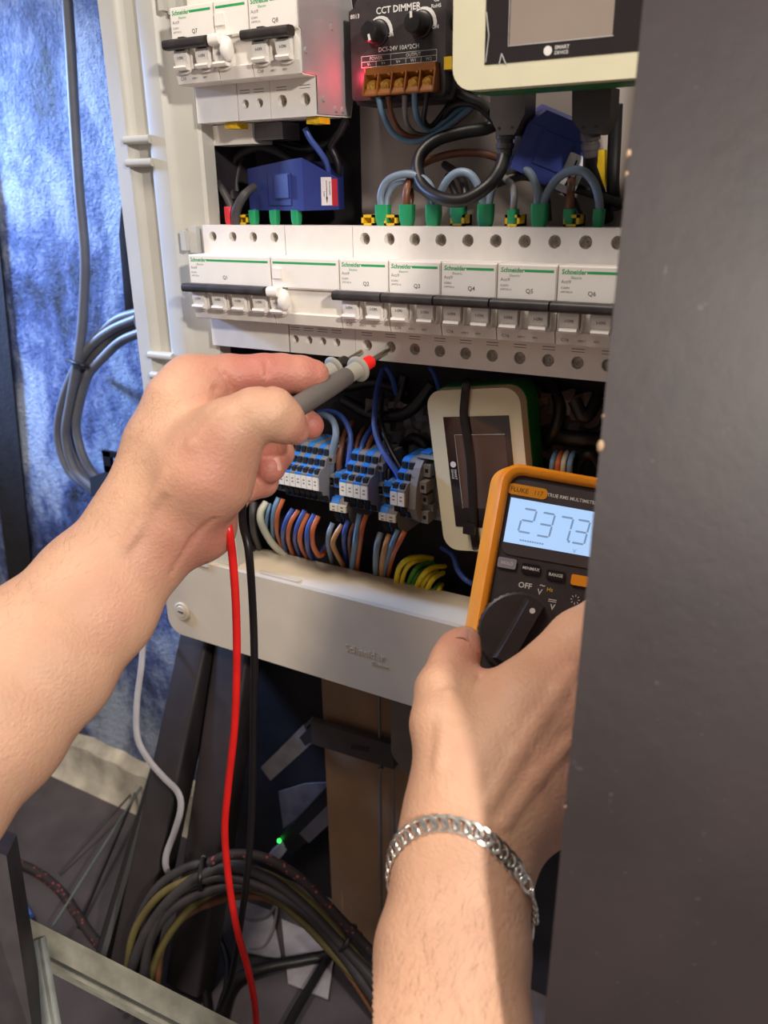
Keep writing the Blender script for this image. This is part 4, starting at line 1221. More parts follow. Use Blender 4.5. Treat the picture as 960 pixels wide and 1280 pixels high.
# ================================================================ multimeter in the right hand
ZM = 507.0
rl = math.radians(10)
exw = RB.T @ np.array([math.cos(rl), math.sin(rl), 0])
eyw = RB.T @ np.array([math.sin(rl), -math.cos(rl), 0])
ezw = RB.T @ np.array([0, 0, -1.0])
RM = Matrix(np.stack([exw, eyw, ezw], 1).tolist())
def ML(u, v, z=ZM):
    k = z / F
    dx, dy = (u - 690) * k, (v - 680) * k
    return np.array([dx * math.cos(rl) + dy * math.sin(rl), dx * math.sin(rl) - dy * math.cos(rl)])
mt = thing('multimeter', 'orange and charcoal digital multimeter held in the hand, lit display reading 237.3', 'multimeter', U(690, 680, ZM), None, RM)
orange = mat('holster_orange', (232, 142, 30), .45, var=.03, bump=.02)
mgrey = mat('meter_charcoal', (58, 51, 53), .5, var=.05, scale=200)
xl = ML(607, 700)[0]
yt = ML(668, 583)[1]
w, h = 84.0, 167.0
bm = BM()
outer = rrect(xl, xl + w, yt - h, yt, 12, 6)
inner = rrect(xl + 6.5, xl + w - 6.5, yt - h + 7, yt - 6.5, 8, 6)
n = len(outer)
lay = [[bm.verts.new((p[0], p[1], z)) for p in L] for L, z in ((outer, -44), (outer, -1.5), ([(o[0] * .75 + i[0] * .25, o[1] * .75 + i[1] * .25) for o, i in zip(outer, inner)], 1.2), ([(o[0] * .3 + i[0] * .7, o[1] * .3 + i[1] * .7) for o, i in zip(outer, inner)], 1.2), (inner, -1), (inner, -9))]
for a, b in zip(lay, lay[1:]):
    for k in range(n):
        j = (k + 1) % n
        bm.faces.new((a[k], a[j], b[j], b[k]))
bm.faces.new(lay[0][::-1])
bm.faces.new(lay[-1])
part(mt, 'holster', bm, orange, ang=50)
bm = BM()
prism(bm, rrect(xl + 6.8, xl + w - 6.8, yt - h + 7.5, yt - 7, 7.5, 6), -10, -2.4, 'z')
bevel(bm, .8, 1)
face = part(mt, 'face_panel', bm, mgrey)
# display window
s_tl = ML(639.5, 621.5)
s_bl = ML(629.5, 677)
sx0 = (s_tl[0] + s_bl[0]) / 2
sw, sh = 56.0, s_tl[1] - s_bl[1]
wy0 = ML(618, 690)[1]
bm = BM()
prism(bm, rrect(xl + 8.5, xl + w - 8.5, wy0, yt - 9, 5, 5), -2.6, -1.6, 'z')
part(mt, 'window_bezel', bm, mat('window_dark', (74, 66, 66), .3, var=.03), parent=face)
lcd = mat('display_backlight', (120, 150, 190), .4, var=.01, emit=(176, 210, 252), es=.80)
bm = BM()
bx(bm, sx0, sx0 + sw, s_bl[1], s_tl[1], -1.7, -1.3)
dsp = part(mt, 'display', bm, lcd, label='lit pale blue display')
seg = {'2': 'abged', '3': 'abgcd', '7': 'abc'}
bm = BM()
def digit(ch, x, y, dw=7.6, dh=14.2, t=1.15):
    sl = .10
    P = {'a': ((0, dh), (dw, dh)), 'g': ((0, dh / 2), (dw, dh / 2)), 'd': ((0, 0), (dw, 0)), 'f': ((0, dh / 2), (0, dh)), 'b': ((dw, dh / 2), (dw, dh)), 'e': ((0, 0), (0, dh / 2)), 'c': ((dw, 0), (dw, dh / 2))}
    for s in seg[ch]:
        (x0, y0), (x1, y1) = P[s]
        d = np.array([x1 - x0, y1 - y0]); d = d / np.linalg.norm(d); nn_ = np.array([-d[1], d[0]])
        a_, b_ = np.array([x0, y0]) + d * .75, np.array([x1, y1]) - d * .75
        pts = [a_ - d * .5, a_ + nn_ * t / 2, b_ + nn_ * t / 2, b_ + d * .5, b_ - nn_ * t / 2, a_ - nn_ * t / 2]
        bm.faces.new([bm.verts.new((x + p[0] + sl * p[1], y + p[1], -1.22)) for p in pts])
for ch, u, v in (('2', 648, 664), ('3', 671, 669), ('7', 694, 674), ('3', 715, 678)):
    q = ML(u, v)
    digit(ch, q[0], q[1])
q = ML(711.5, 677)
bm.faces.new([bm.verts.new((q[0] + a, q[1] + b, -1.22)) for a, b in ((-.7, -.7), (.7, -.7), (.7, .7), (-.7, .7))])
q = ML(650, 675)
for k in range(10):
    x = q[0] + k * 1.5
    bm.faces.new([bm.verts.new((x + a, q[1] + b, -1.22)) for a, b in ((0, -.5), (1.1, -.5), (1.1, .5), (0, .5))])
glyphs(bm, 'V', 2.6, (ML(716, 691)[0], ML(716, 691)[1], -1.22), (1, 0, 0), (0, 1, 0))
part(mt, 'reading', bm, mat('segment_grey', (120, 144, 176), .5, emit=(120, 150, 186), es=.5), parent=dsp, smooth=False, norm=False, label='display reading 237.3')
pwm = mat('print_pale', (206, 200, 196), .5)
yell = mat('print_yellow', (206, 176, 44), .5)
a_, b_ = ML(637, 603), ML(683, 619)
bm = BM()
prism(bm, rrect(a_[0], a_[0] + 24, a_[1] - 6.6, a_[1], 2.5, 4), -1.7, -1.25, 'z')
bd = part(mt, 'brand_badge', bm, mat('badge_orange', (214, 140, 36), .45), parent=face)
bm = BM()
glyphs(bm, 'FLUKE', 2.8, (a_[0] + 1.4, a_[1] - 4.7, -1.2), (1, 0, 0), (0, 1, 0), bold=.02)
glyphs(bm, '117', 2.8, (a_[0] + 15.6, a_[1] - 4.7, -1.2), (1, 0, 0), (0, 1, 0), bold=.01)
part(mt, 'brand_lettering', bm, mat('print_brown', (120, 76, 20), .5), parent=bd, smooth=False)
bm = BM()
def mtx(s, u, v, size, bm, al='LEFT', z=-2.25, bold=.012):
    q = ML(u, v)
    glyphs(bm, s, size, (q[0], q[1], z), (1, 0, 0), (0, 1, 0), align=al, bold=bold)
mtx('TRUE RMS MULTIMETER', 684, 620, 2.1, bm, z=-1.5)
mtx('OFF', 648, 734, 3.4, bm, bold=.02)
mtx('V', 672, 743, 3.4, bm, bold=.02)
mtx('~', 675, 735, 4.2, bm)
mtx('V', 688, 762, 3.4, bm, bold=.02)
q = ML(686, 752)
for yy in (0, 1.1):
    quad(bm, (q[0], q[1] + yy, -2.25), (1, 0, 0), (0, 1, 0), 0, 5, 0, .45)
q = ML(720, 750)
for k in range(8):
    a = math.pi / 4 * k
    c, s = math.cos(a), math.sin(a)
    bm.faces.new([bm.verts.new((q[0] + r * c - w_ * s, q[1] + r * s + w_ * c, -2.25)) for r, w_ in ((1.8, -.2), (3, -.2), (3, .2), (1.8, .2))])
part(mt, 'lettering', bm, pwm, parent=face, smooth=False)
bm = BM()
mtx('Hz', 684, 739, 2.4, bm)
part(mt, 'lettering', bm, yell, parent=face, smooth=False, label='yellow lettering')
for (u, v, s, mm_, txt) in ((634, 704, (11.2, 6.2), mat('button_grey', (140, 132, 142), .5), 'HOLD'), (664, 711, (11, 5.6), black, 'MINMAX'), (695, 719, (11, 5.6), black, 'RANGE'), (725, 726, (10, 6.4), orange, '')):
    q = ML(u, v)
    bm = BM()
    prism(bm, rrect(q[0] - s[0] / 2, q[0] + s[0] / 2, q[1] - s[1] / 2, q[1] + s[1] / 2, 1, 3), -3, -.6, 'z')
    bevel(bm, .5, 2)
    bt = part(mt, 'button', bm, mm_)
    if txt:
        bm = BM()
        glyphs(bm, txt, 1.9, (q[0], q[1] - .9, -.5), (1, 0, 0), (0, 1, 0), align='CENTER', bold=.015)
        part(mt, 'lettering', bm, pwm, parent=bt, smooth=False)
q = ML(646, 789)
bm = BM()
R = 23.6
nk = 72
def ringz(r, z, knurl=0):
    return [bm.verts.new((q[0] + (r + (knurl if k % 2 else 0)) * math.cos(2 * math.pi * k / nk), q[1] + (r + (knurl if k % 2 else 0)) * math.sin(2 * math.pi * k / nk), z)) for k in range(nk)]
rr = [ringz(R, -3), ringz(R, 3.2, .6), ringz(R - 1, 4.2), ringz(.5, 4.6)]
for a, b in zip(rr, rr[1:]):
    for k in range(nk):
        j = (k + 1) % nk
        bm.faces.new((a[k], a[j], b[j], b[k]))
bm.faces.new(rr[-1])
bm.faces.new(rr[0][::-1])
dial = part(mt, 'rotary_dial', bm, mat('dial_charcoal', (52, 45, 45), .42, var=.06))
bm = BM()
d = ML(660, 757) - ML(621, 826)
d = d / np.linalg.norm(d)
e = np.array([-d[1], d[0]])
def dp(a, b, z):
    p = q + d * a + e * b
    return (p[0], p[1], z)
hexa(bm, [dp(-21, -6.4, 4), dp(21, -6.4, 4), dp(21, 6.4, 4), dp(-21, 6.4, 4)], [dp(-19, -4.6, 10), dp(20, -4.6, 10), dp(20, 4.6, 10), dp(-19, 4.6, 10)])
bevel(bm, .7, 2)
part(mt, 'dial_pointer', bm, mat('dial_charcoal', (52, 45, 45), .42), parent=dial)
bm = BM()
p = dp(15.5, 0, 10)
cyl(bm, (p[0], p[1], 9.6), (p[0], p[1], 10.2), 1.7, 1.7, 16)
part(mt, 'pointer_dot', bm, pwm, parent=dial, label='white dot on the dial')

# ================================================================ probes and their leads
pgrey = mat('probe_grey', (96, 90, 86), .55, var=.05)
ppale = mat('probe_pale_grey', (150, 146, 134), .5, var=.04)
metal = mat('probe_metal', (170, 164, 150), .3, metal=.9)
def probe(label, tip, end, collar_m, coil, lead_m, lead_r, f):
    T_, E_ = np.array(tip), np.array(end)
    L = np.linalg.norm(E_ - T_)
    t = thing('test_probe', label, 'probe', E_)
    D = (E_ - T_) / L
    P = lambda s: T_ + D * s
    bm = BM()
    lathe(bm, P(0), P(f[0] + 1), [(0, .8), (3, 1.6), (4, 1.9), (f[0] + 1, 1.9)], 14)
    part(t, 'probe_tip', bm, metal, world=True)
    bm = BM()
    lathe(bm, P(f[0]), P(f[1]), [(0, 3.6), (.8, 4.3), (f[1] - f[0], 4.7)], 18)
    part(t, 'tip_collar', bm, collar_m, world=True)
    bm = BM()
    lathe(bm, P(f[1]), P(f[1] + 10), [(0, 4.4), (.3, 7.6), (1.2, 8.4), (2.6, 8.4), (3.4, 7.4), (3.6, 5.6), (8, 5.3)], 26)
    part(t, 'finger_guard', bm, ppale, world=True)
    bm = BM()
    lathe(bm, P(f[1] + 3.5), P(L), [(0, 5.4), (6, 5.4), (12, 5.2)], 22)
    part(t, 'handle_neck', bm, ppale, world=True)
    bm = BM()
    lathe(bm, P(f[1] + 13), P(L), [(0, 5.3), (1, 5.8), (20, 6.4), (L - f[1] - 15, 6.4), (L - f[1] - 13, 5.5)], 22)
    part(t, 'handle', bm, pgrey, world=True)
    bm = BM()
    tube(bm, cr([P(L - 6)] + coil, 8), lead_r, 10)
    part(t, 'lead', bm, lead_m, world=True, ang=60)
    return t
def hp(u, v):
    return U(u, v, hang(v, 497, 650))
redl = [U(322, 548, 492), U(300, 590, 508), U(281, 628, 506), U(286, 662, 494)] + [hp(*p) for p in ((291, 700), (295, 760), (296, 830), (293, 910), (285, 985), (281, 1040), (286, 1100), (296, 1160), (311, 1215), (319, 1260), (321, 1310))]
probe('grey test probe with red collar and red lead, touching the terminal of breaker Q2', Y(487, 437, 4.0), U(342, 527, 482), mat('collar_red', (236, 40, 36), .35), redl, sheath['red'], 2.6, (21, 33))
def hb(u, v):
    return U(u, v, hang(v, 512, 650))
blkl = [U(318, 560, 530), U(306, 610, 530), U(303, 650, 514), U(311, 690, 508)] + [hb(*p) for p in ((316, 760), (318, 830), (317, 900), (316, 980), (313, 1050), (307, 1110), (300, 1160), (294, 1200), (284, 1240), (262, 1285))]
probe('grey test probe with black collar and black lead, beside the index fingertip', Y(457, 437, 4.0), U(335, 512, 522), mat('collar_black', (40, 36, 34), .4), blkl, sheath['black'], 2.5, (18, 28))

# ================================================================ the black board next to the lens
bm = BM()
P0, P1 = np.array([*((np.array([808 - 480, -40 - 640]) / F) * 305), 305.0]), np.array([*((np.array([675 - 480, 1330 - 640]) / F) * 317), 317.0])
rt, bk = np.array([175, 6, -22.0]), np.array([13, 0, 15.0])
front = [P0, P0 + rt, P1 + rt * 1.15, P1]
tw = lambda c: CP + RB.T @ c
hexa(bm, [tw(c) for c in front], [tw(c + bk) for c in front])
bevel(bm, 1.2, 2)
boardm = mat('board_black', (46, 37, 38), .5, var=.10, scale=16, bump=.08, bscale=120)
def board_nodes():
    nt = boardm.node_tree
    b = nt.nodes['Principled BSDF']
    src = b.inputs['Base Color'].links[0].from_socket
    tc = nt.nodes.new('ShaderNodeTexCoord')
    n2 = nt.nodes.new('ShaderNodeTexNoise')
    n2.inputs['Scale'].default_value = 210
    n2.inputs['Detail'].default_value = 3
    nt.links.new(tc.outputs['Object'], n2.inputs['Vector'])
    r = nt.nodes.new('ShaderNodeValToRGB')
    r.color_ramp.elements[0].position = .70
    r.color_ramp.elements[1].position = .76
    r.color_ramp.elements[0].color = (0, 0, 0, 1)
    r.color_ramp.elements[1].color = (.5, .5, .5, 1)
    nt.links.new(n2.outputs['Fac'], r.inputs['Fac'])
    mx = nt.nodes.new('ShaderNodeMixRGB')
    nt.links.new(r.outputs['Color'], mx.inputs['Fac'])
    nt.links.new(src, mx.inputs['Color1'])
    mx.inputs['Color2'].default_value = (*lin((92, 86, 80)), 1)
    nt.links.new(mx.outputs['Color'], b.inputs['Base Color'])
board_nodes()
bo = solo('black_board', bm, boardm, 'large scuffed black wooden board close to the lens, edge upright', 'board', tw(P1))
for (u, v, s) in ((756, 545, 1.7), (766, 508, .8), (795, 185, 1.2), (792, 210, .9), (702, 1000, .8)):
    k = (v + 40) / 1370
    p = P0 + (P1 - P0) * k
    bm = BM()
    ell(bm, tw(p + np.array([.4, 0, .6])), (s * .8, s * .8, s * 1.5), 8)
    child(bo, 'chipped_edge', bm, mat('bare_wood', (196, 164, 132), .7), 'chip of bare pale wood')

# ================================================================ behind and below the enclosure
# grey cable with its coil on the wall
cg = sheath['dark grey']
cabm = mat('cable_slate', (92, 92, 98), .5, var=.06)
yw = 66
q = Y(97, 448, yw)
t = thing('coiled_cable', 'slate grey cable hanging down the blue wall into a tied coil', 'cable', q)
bm = BM()
tube(bm, cr([Y(82, -30, yw), Y(88, 60, yw), Y(93, 150, yw), Y(99, 240, yw), Y(106, 320, yw), Y(104, 390, yw), Y(98, 445, yw - 2), Y(88, 500, yw - 2), Y(82, 545, yw), Y(92, 585, yw), Y(117, 610, yw), Y(138, 622, yw), Y(168, 630, yw)], 8), 4.6, 10)
part(t, 'cable', bm, cabm, world=True, ang=60)
loops = ([(172, 398), (140, 412), (112, 434), (92, 465), (76, 510), (73, 550), (86, 588), (112, 610), (132, 624), (160, 636)],
         [(176, 390), (146, 400), (120, 424), (100, 452), (84, 500), (80, 540), (90, 578), (116, 604), (140, 618), (170, 628)],
         [(178, 404), (150, 416), (124, 438), (104, 466), (90, 506), (88, 545), (98, 580), (116, 604), (136, 616), (165, 622)],
         [(180, 414), (152, 426), (130, 446), (110, 470), (98, 512), (96, 540), (106, 575), (124, 600), (146, 612), (176, 616)])
for i, lp in enumerate(loops):
    bm = BM()
    lq = lp + [(179 - i, 600 - 4 * i), (186 - i, 560), (188 - i, 500), (186 - i, 440)] + lp[:1]
    tube(bm, cr([Y(u, v, yw + 2 + (i % 3) * 3) for u, v in lq], 6), 4.4, 10)
    part(t, 'coil_turn', bm, cabm, world=True, ang=60)
bm = BM()
tube(bm, cr([Y(84, 450, yw - 2), Y(90, 452, yw - 12), Y(102, 456, yw - 12), Y(110, 459, yw - 2), Y(104, 456, yw + 20), Y(88, 450, yw + 20), Y(84, 450, yw - 2)], 5), 2.0, 8)
part(t, 'cable_tie', bm, black, world=True, label='black tie around the coil')
# black wall bracket holding the coil
t = thing('wall_bracket', 'black slotted metal bracket on the blue wall beside the forearm', 'bracket', Y(130, 610, 70))
A_, B_, C_, D_ = Y(127, 563, 70), Y(170, 570, 70), Y(170, 590, 70), Y(131, 590, 70)
bm = BM()
for poly in ([(127, 563), (172, 571), (172, 577), (128, 570)], [(130, 582), (172, 588), (172, 596), (131, 592)], [(127, 563), (137, 565), (139, 592), (131, 592)], [(155, 568), (172, 571), (172, 592), (156, 592)]):
    P = [Y(u, v, 66) for u, v in poly]
    hexa(bm, P, [p + np.array([0, 4, 0]) for p in P])
part(t, 'slotted_plate', bm, mat('bracket_black', (20, 18, 22), .85, spec=.15), world=True)
bm = BM()
P = [Y(112, 597, 60), Y(131, 590, 66), Y(172, 596, 66), Y(172, 622, 50), Y(114, 620, 50)]
hexa(bm, P, [p + np.array([0, 10, -3]) for p in P])
bevel(bm, .8, 1)
part(t, 'shelf_plate', bm, mat('bracket_black', (20, 18, 22), .85, spec=.15), world=True)

# white flat cable
def leg_front(u, v, off):
    k = min(1, max(0, (v - 780) / 455.0))
    a, b = Y(258, 770, 58), G(158, 1240, ZF + 6)
    p = a + (b - a) * k
    return U(u, v, (RB @ (p - CP))[2] - off)
P = [leg_front(u, v, o) for u, v, o in ((180, 770, 0), (179, 796, 24), (177, 830, 28), (171, 880, 30), (172, 922, 32), (186, 950, 32), (205, 972, 32), (222, 990, 34), (226, 1010, 34), (218, 1040, 34), (208, 1068, 32), (208, 1086, 30), (216, 1098, 24))]
bm = BM()
tube(bm, cr(P, 8), 2.9, 8, .4)
solo('cable', bm, mat('flat_cable_white', (150, 146, 150), .45), 'flat white cable twisting down from the enclosure to the cable coil', 'cable', P[0], ang=60)
# dark legs standing in front of the wall
legm = mat('leg_black', (42, 36, 38), .5, var=.12, scale=30, bump=.1, bscale=60)
def leg(label, top, bot, wd_, grp):
    a0, a1 = np.array(top), np.array(bot)
    d = (a1 - a0) / np.linalg.norm(a1 - a0)
    sx = np.array([1, 0, 0]) - d * d[0]
    sx = sx / np.linalg.norm(sx)
    sy = np.cross(d, sx)
    bm = BM()
    sec = rrect(-wd_ / 2, wd_ / 2, -14, 14, 4, 3)
    hexa(bm, [a0 + sx * u + sy * v for u, v in sec], [a1 + sx * u + sy * v for u, v in sec])
    bevel(bm, .6, 1, 60)
    return solo('stand_leg', bm, legm, label, 'leg', a1, grp)
g1 = G(158, 1240, ZF + 6)
leg('dark stand leg next to the white flat cable, outer one', Y(258, 770, 58), g1, 34, 'black stand legs under the enclosure')
g2 = G(238, 1230, ZF + 6)
leg('dark stand leg behind the red test lead, inner one', Y(302, 790, 60), g2, 40, 'black stand legs under the enclosure')
# wooden post
pl, pr = Y(409, 1000, 50), Y(519, 1000, 50)
bm = BM()
bx(bm, pl[0], pr[0] + 8, 50, 68, ZF, -318)
bevel(bm, 1.0, 1)
woodm = mat('post_brown', (122, 94, 72), .6, var=.14, scale=10, bump=.1, bscale=60)
def wood_nodes():
    nt = woodm.node_tree
    b = nt.nodes['Principled BSDF']
    tc = nt.nodes.new('ShaderNodeTexCoord')
    mp = nt.nodes.new('ShaderNodeMapping')
    mp.inputs['Scale'].default_value = (70, 70, 7)
    n2 = nt.nodes.new('ShaderNodeTexNoise')
    n2.inputs['Scale'].default_value = 1.6
    n2.inputs['Detail'].default_value = 4
    nt.links.new(tc.outputs['Object'], mp.inputs['Vector'])
    nt.links.new(mp.outputs[0], n2.inputs['Vector'])
    r = nt.nodes.new('ShaderNodeValToRGB')
    r.color_ramp.elements[0].position = .66
    r.color_ramp.elements[1].position = .74
    r.color_ramp.elements[0].color = (0, 0, 0, 1)
    r.color_ramp.elements[1].color = (.45, .45, .45, 1)
    nt.links.new(n2.outputs['Fac'], r.inputs['Fac'])
    src = b.inputs['Base Color'].links[0].from_socket
    mx = nt.nodes.new('ShaderNodeMixRGB')
    nt.links.new(r.outputs['Color'], mx.inputs['Fac'])
    nt.links.new(src, mx.inputs['Color1'])
    mx.inputs['Color2'].default_value = (*lin((176, 150, 126)), 1)
    nt.links.new(mx.outputs['Color'], b.inputs['Base Color'])
wood_nodes()
solo('wooden_post', bm, woodm, 'scratched brown wooden post standing under the enclosure', 'post', (pl[0], 58, ZF))
rod = mat('rod_steel', (120, 114, 110), .4, metal=.6)
for (u0, v0, u1, v1, r, lab) in ((474, 868, 477, 1180, 1.5, 'thin steel rod in front of the wooden post'), (490, 880, 494, 1130, 1.2, 'thin dark rod at the edge of the wooden post')):
    bm = BM()
    a, b = Y(u0, v0, 40), Y(u1, v1, 40)
    tube(bm, [a, b], r, 8)
    if r > 1.4:
        c = Y(476, 962, 40)
        cyl(bm, c, c + np.array([0, 0, 3]), 2.6, 2.6, 8)
    solo('threaded_rod', bm, rod, lab, 'rod', b)
# grey rounded box at the edge of the post
P = [(488, 872), (520, 880), (520, 972), (508, 968), (494, 950), (489, 940)]
P = [Y(u, v, 24) for u, v in P]
bm = BM()
prism(bm, [(p[0], p[2]) for p in P], 24, 38, 'y')
bevel(bm, 1.5, 2, 50)
solo('junction_box', bm, mat('box_grey', (92, 82, 76), .5), 'grey rounded box hanging against the wooden post', 'box', P[3])
# dark bar across the post with a slot
P = [Y(u, v, 34) for u, v in ((388, 902), (492, 932), (492, 962), (390, 930))]
bm = BM()
hexa(bm, P, [p + np.array([0, 8, 0]) for p in P])
bevel(bm, 1.5, 2)
br_ = solo('crossbar', bm, mat('bar_dark', (52, 46, 46), .45), 'dark slotted metal bar across the wooden post', 'bar', P[0])
bm = BM()
P = [Y(u, v, 33.6) for u, v in ((440, 930), (462, 934), (460, 940), (438, 936))]
hexa(bm, P, [p + np.array([0, 1, 0]) for p in P])
child(br_, 'slot', bm, pock)
# silver angle bracket
t = thing('angle_bracket', 'silver grey U-shaped bracket leaning beside the dark slotted bar', 'bracket', Y(334, 974, 40))
sil = mat('bracket_silver', (128, 124, 132), .4, metal=.4, var=.1)
bm = BM()
P = [Y(u, v, 38) for u, v in ((326, 960), (338, 976), (389, 930), (379, 906))]
hexa(bm, P, [p + np.array([0, 2.4, 0]) for p in P])
part(t, 'flange', bm, sil, world=True)
bm = BM()
P = [Y(u, v, 38) for u, v in ((326, 960), (379, 906), (391, 898), (393, 902))]
hexa(bm, [Y(326, 960, 38), Y(391, 897, 60), Y(392, 900, 60), Y(329, 962, 38)], [p + np.array([0, 2, 1]) for p in (Y(326, 960, 38), Y(391, 897, 60), Y(392, 900, 60), Y(329, 962, 38))])
part(t, 'flange', bm, sil, world=True)
bm = BM()
P = [Y(u, v, 37.4) for u, v in ((374, 922), (388, 908), (391, 926), (381, 932))]
hexa(bm, P, [p + np.array([0, 1.2, 0]) for p in P])
part(t, 'opening', bm, pock, world=True)
# adapter with green light
ga = lambda u, v, z=0: G(u, v, ZF + z)
t = thing('power_adapter', 'black power adapter with a small green light lying below the post', 'adapter', ga(385, 1065))
bm = BM()
P = [Y(u, v, 66) for u, v in ((350, 1046), (362, 1070), (412, 1030), (412, 980))]
hexa(bm, P, [p + np.array([0, 18, 4]) for p in P])
bevel(bm, 2, 2)
bd = part(t, 'housing', bm, black, world=True)
bm = BM()
P = [Y(u, v, 65) for u, v in ((374, 1042), (386, 1054), (412, 1030), (410, 1006))]
hexa(bm, P, [p + np.array([0, 3, 0]) for p in P])
part(t, 'label_plate', bm, mat('label_grey', (74, 68, 72), .6), world=True, parent=bd)
bm = BM()
ell(bm, Y(349, 1051, 64), (2.2, 2.2, 2.6), 10)
part(t, 'status_light', bm, mat('led_green', (60, 230, 80), .4, emit=(50, 240, 80), es=3.2), world=True, parent=bd, label='lit green light')
bm = BM()
P = [Y(u, v, 66) for u, v in ((334, 1070), (348, 1076), (359, 1062), (352, 1054))]
hexa(bm, P, [p + np.array([0, 10, 2]) for p in P])
bevel(bm, 1, 1)
part(t, 'plug', bm, mat('plug_pale', (170, 168, 176), .45), world=True, label='pale plug end')
# papers and scraps
papm = mat('scrap_grey', (150, 144, 150), .7, var=.16, scale=30)
for poly, lab in (([(348, 990), (354, 1036), (412, 990), (410, 978), (380, 980)], 'pale grey sheet standing behind the black adapter'),):
    P = [Y(u, v, 74) for u, v in poly]
    bm = BM()
    hexa(bm, P, [p + np.array([0, 1.4, 0]) for p in P])
    solo('grey_sheet', bm, mat('sheet_grey', (104, 98, 104), .7, var=.12), lab, 'sheet', P[1])
random.seed(3)
for poly, lab in (([(312, 1042), (322, 1034), (348, 1050), (338, 1074), (310, 1062)], 'pale crumpled scrap beside the adapter plug'), ([(340, 1078), (380, 1066), (414, 1080), (430, 1104), (396, 1110)], 'grey scrap of sheet under the black adapter'),
                  ([(414, 1074), (428, 1088), (420, 1098), (412, 1088)], 'small white scrap at the foot of the post'), ([(286, 1120), (340, 1140), (352, 1200), (300, 1190)], 'grey scrap of sheet inside the cable coil'),
                  ([(352, 1150), (420, 1180), (410, 1250), (360, 1230)], 'large grey scrap of sheet under the cables'), ([(236, 1140), (262, 1150), (270, 1200), (246, 1210)], 'narrow grey scrap behind the red lead')):
    P = [ga(u, v, 1.2 + random.random() * 4) for u, v in poly]
    bm = BM()
    hexa(bm, P, [p + np.array([0, 0, 1.6]) for p in P])
    solo('scrap', bm, papm, lab, 'scrap', P[0])
# big cable coil on the floor
def Kz(u, v, z):
    return U(u, v, z)
tk = thing('cable_coil', 'thick coil of dark cables bound with ties on the floor', 'cable coil', ga(330, 1210, 5))
base = [(158, 1262), (160, 1215), (172, 1165), (200, 1120), (240, 1093), (285, 1083), (335, 1096), (385, 1130), (432, 1178), (474, 1230), (510, 1290)]
dk = mat('cable_dark', (58, 54, 56), .5, var=.1)
dky = mat('cable_olive', (100, 90, 52), .5, var=.1)
dkr = mat('cable_rust', (112, 74, 50), .5, var=.12)
zf = [760, 758, 752, 745, 738, 734, 734, 736, 738, 740, 742]
for i, (dx, dy, dz, mm_, r) in enumerate(((0, -6, 4, dk, 4.0), (2, 0, -4, dky, 3.4), (4, 6, -8, dk, 4.6), (6, 14, -8, dk, 4.2), (8, 21, -6, dk, 4.6), (10, 30, 0, dky, 3.8), (3, 10, 6, dk, 4.4), (16, 36, 4, dkr, 3.4))):
    cx_, cy_ = 330, 1260
    pts = []
    for q_, ((u, v), z) in enumerate(zip(base, zf)):
        k = 1 - (dy + 5 * math.sin(q_ * 1.3 + i * 2.1)) / 190.0
        pts.append(U(cx_ + (u - cx_) * k + dx * .4, cy_ + (v - cy_) * k, z + dz))
    bm = BM()
    tube(bm, cr(pts, 6), r, 8)
    part(tk, 'cable', bm, mm_, world=True, ang=60, label={id(dky): 'olive yellow cable', id(dkr): 'rusty brown cable'}.get(id(mm_)))
def tie_at(u0, v0, u1, v1, z):
    bm = BM()
    a, b = U(u0, v0, z), U(u1, v1, z)
    back = RB.T @ np.array([0, 0, 20.0])
    fr = RB.T @ np.array([0, 0, -12.0])
    tube(bm, cr([a, (a + b) / 2 + fr, b, (a + b) / 2 + back, a], 5), 2.2, 8)
    part(tk, 'cable_tie', bm, black, world=True, label='black tie around the coil')
tie_at(254, 1072, 252, 1112, 736)
tie_at(312, 1068, 308, 1112, 734)
tie_at(418, 1190, 444, 1160, 738)
# red dotted braided cables
brd = mat('braided_black_red', (40, 34, 36), .7)
def braid_nodes():
    nt = brd.node_tree
    b = nt.nodes['Principled BSDF']
    tc = nt.nodes.new('ShaderNodeTexCoord')
    vo = nt.nodes.new('ShaderNodeTexVoronoi')
    vo.inputs['Scale'].default_value = 190
    nt.links.new(tc.outputs['Object'], vo.inputs['Vector'])
    r = nt.nodes.new('ShaderNodeValToRGB')
    r.color_ramp.elements[0].position = .20
    r.color_ramp.elements[1].position = .27
    r.color_ramp.elements[0].color = lin((150, 62, 58)) + [1]
    r.color_ramp.elements[1].color = lin((42, 34, 36)) + [1]
    nt.links.new(vo.outputs['Distance'], r.inputs['Fac'])
    nt.links.new(r.outputs['Color'], b.inputs['Base Color'])
braid_nodes()
bm = BM()
P = [U(u, v, z) for u, v, z in ((262, 1078, 712), (290, 1068, 710), (330, 1072, 710), (370, 1094, 712), (400, 1122, 714), (432, 1156, 716), (470, 1196, 718), (506, 1240, 720))]
tube(bm, cr(P, 6), 4.2, 8)
solo('braided_cable', bm, brd, 'black braided cable with red flecks lying over the cable coil', 'cable', P[0], 'braided cables with red flecks', ang=60)
bm = BM()
P = [ga(u, v, 6) for u, v in ((-10, 1066), (20, 1078), (50, 1092), (76, 1114), (96, 1142), (112, 1166), (128, 1184), (150, 1204))]
tube(bm, cr(P, 6), 5.0, 8)
solo('braided_cable', bm, brd, 'braided brown cable with red flecks curving over the grey floor', 'cable', P[0], 'braided cables with red flecks', ang=60)
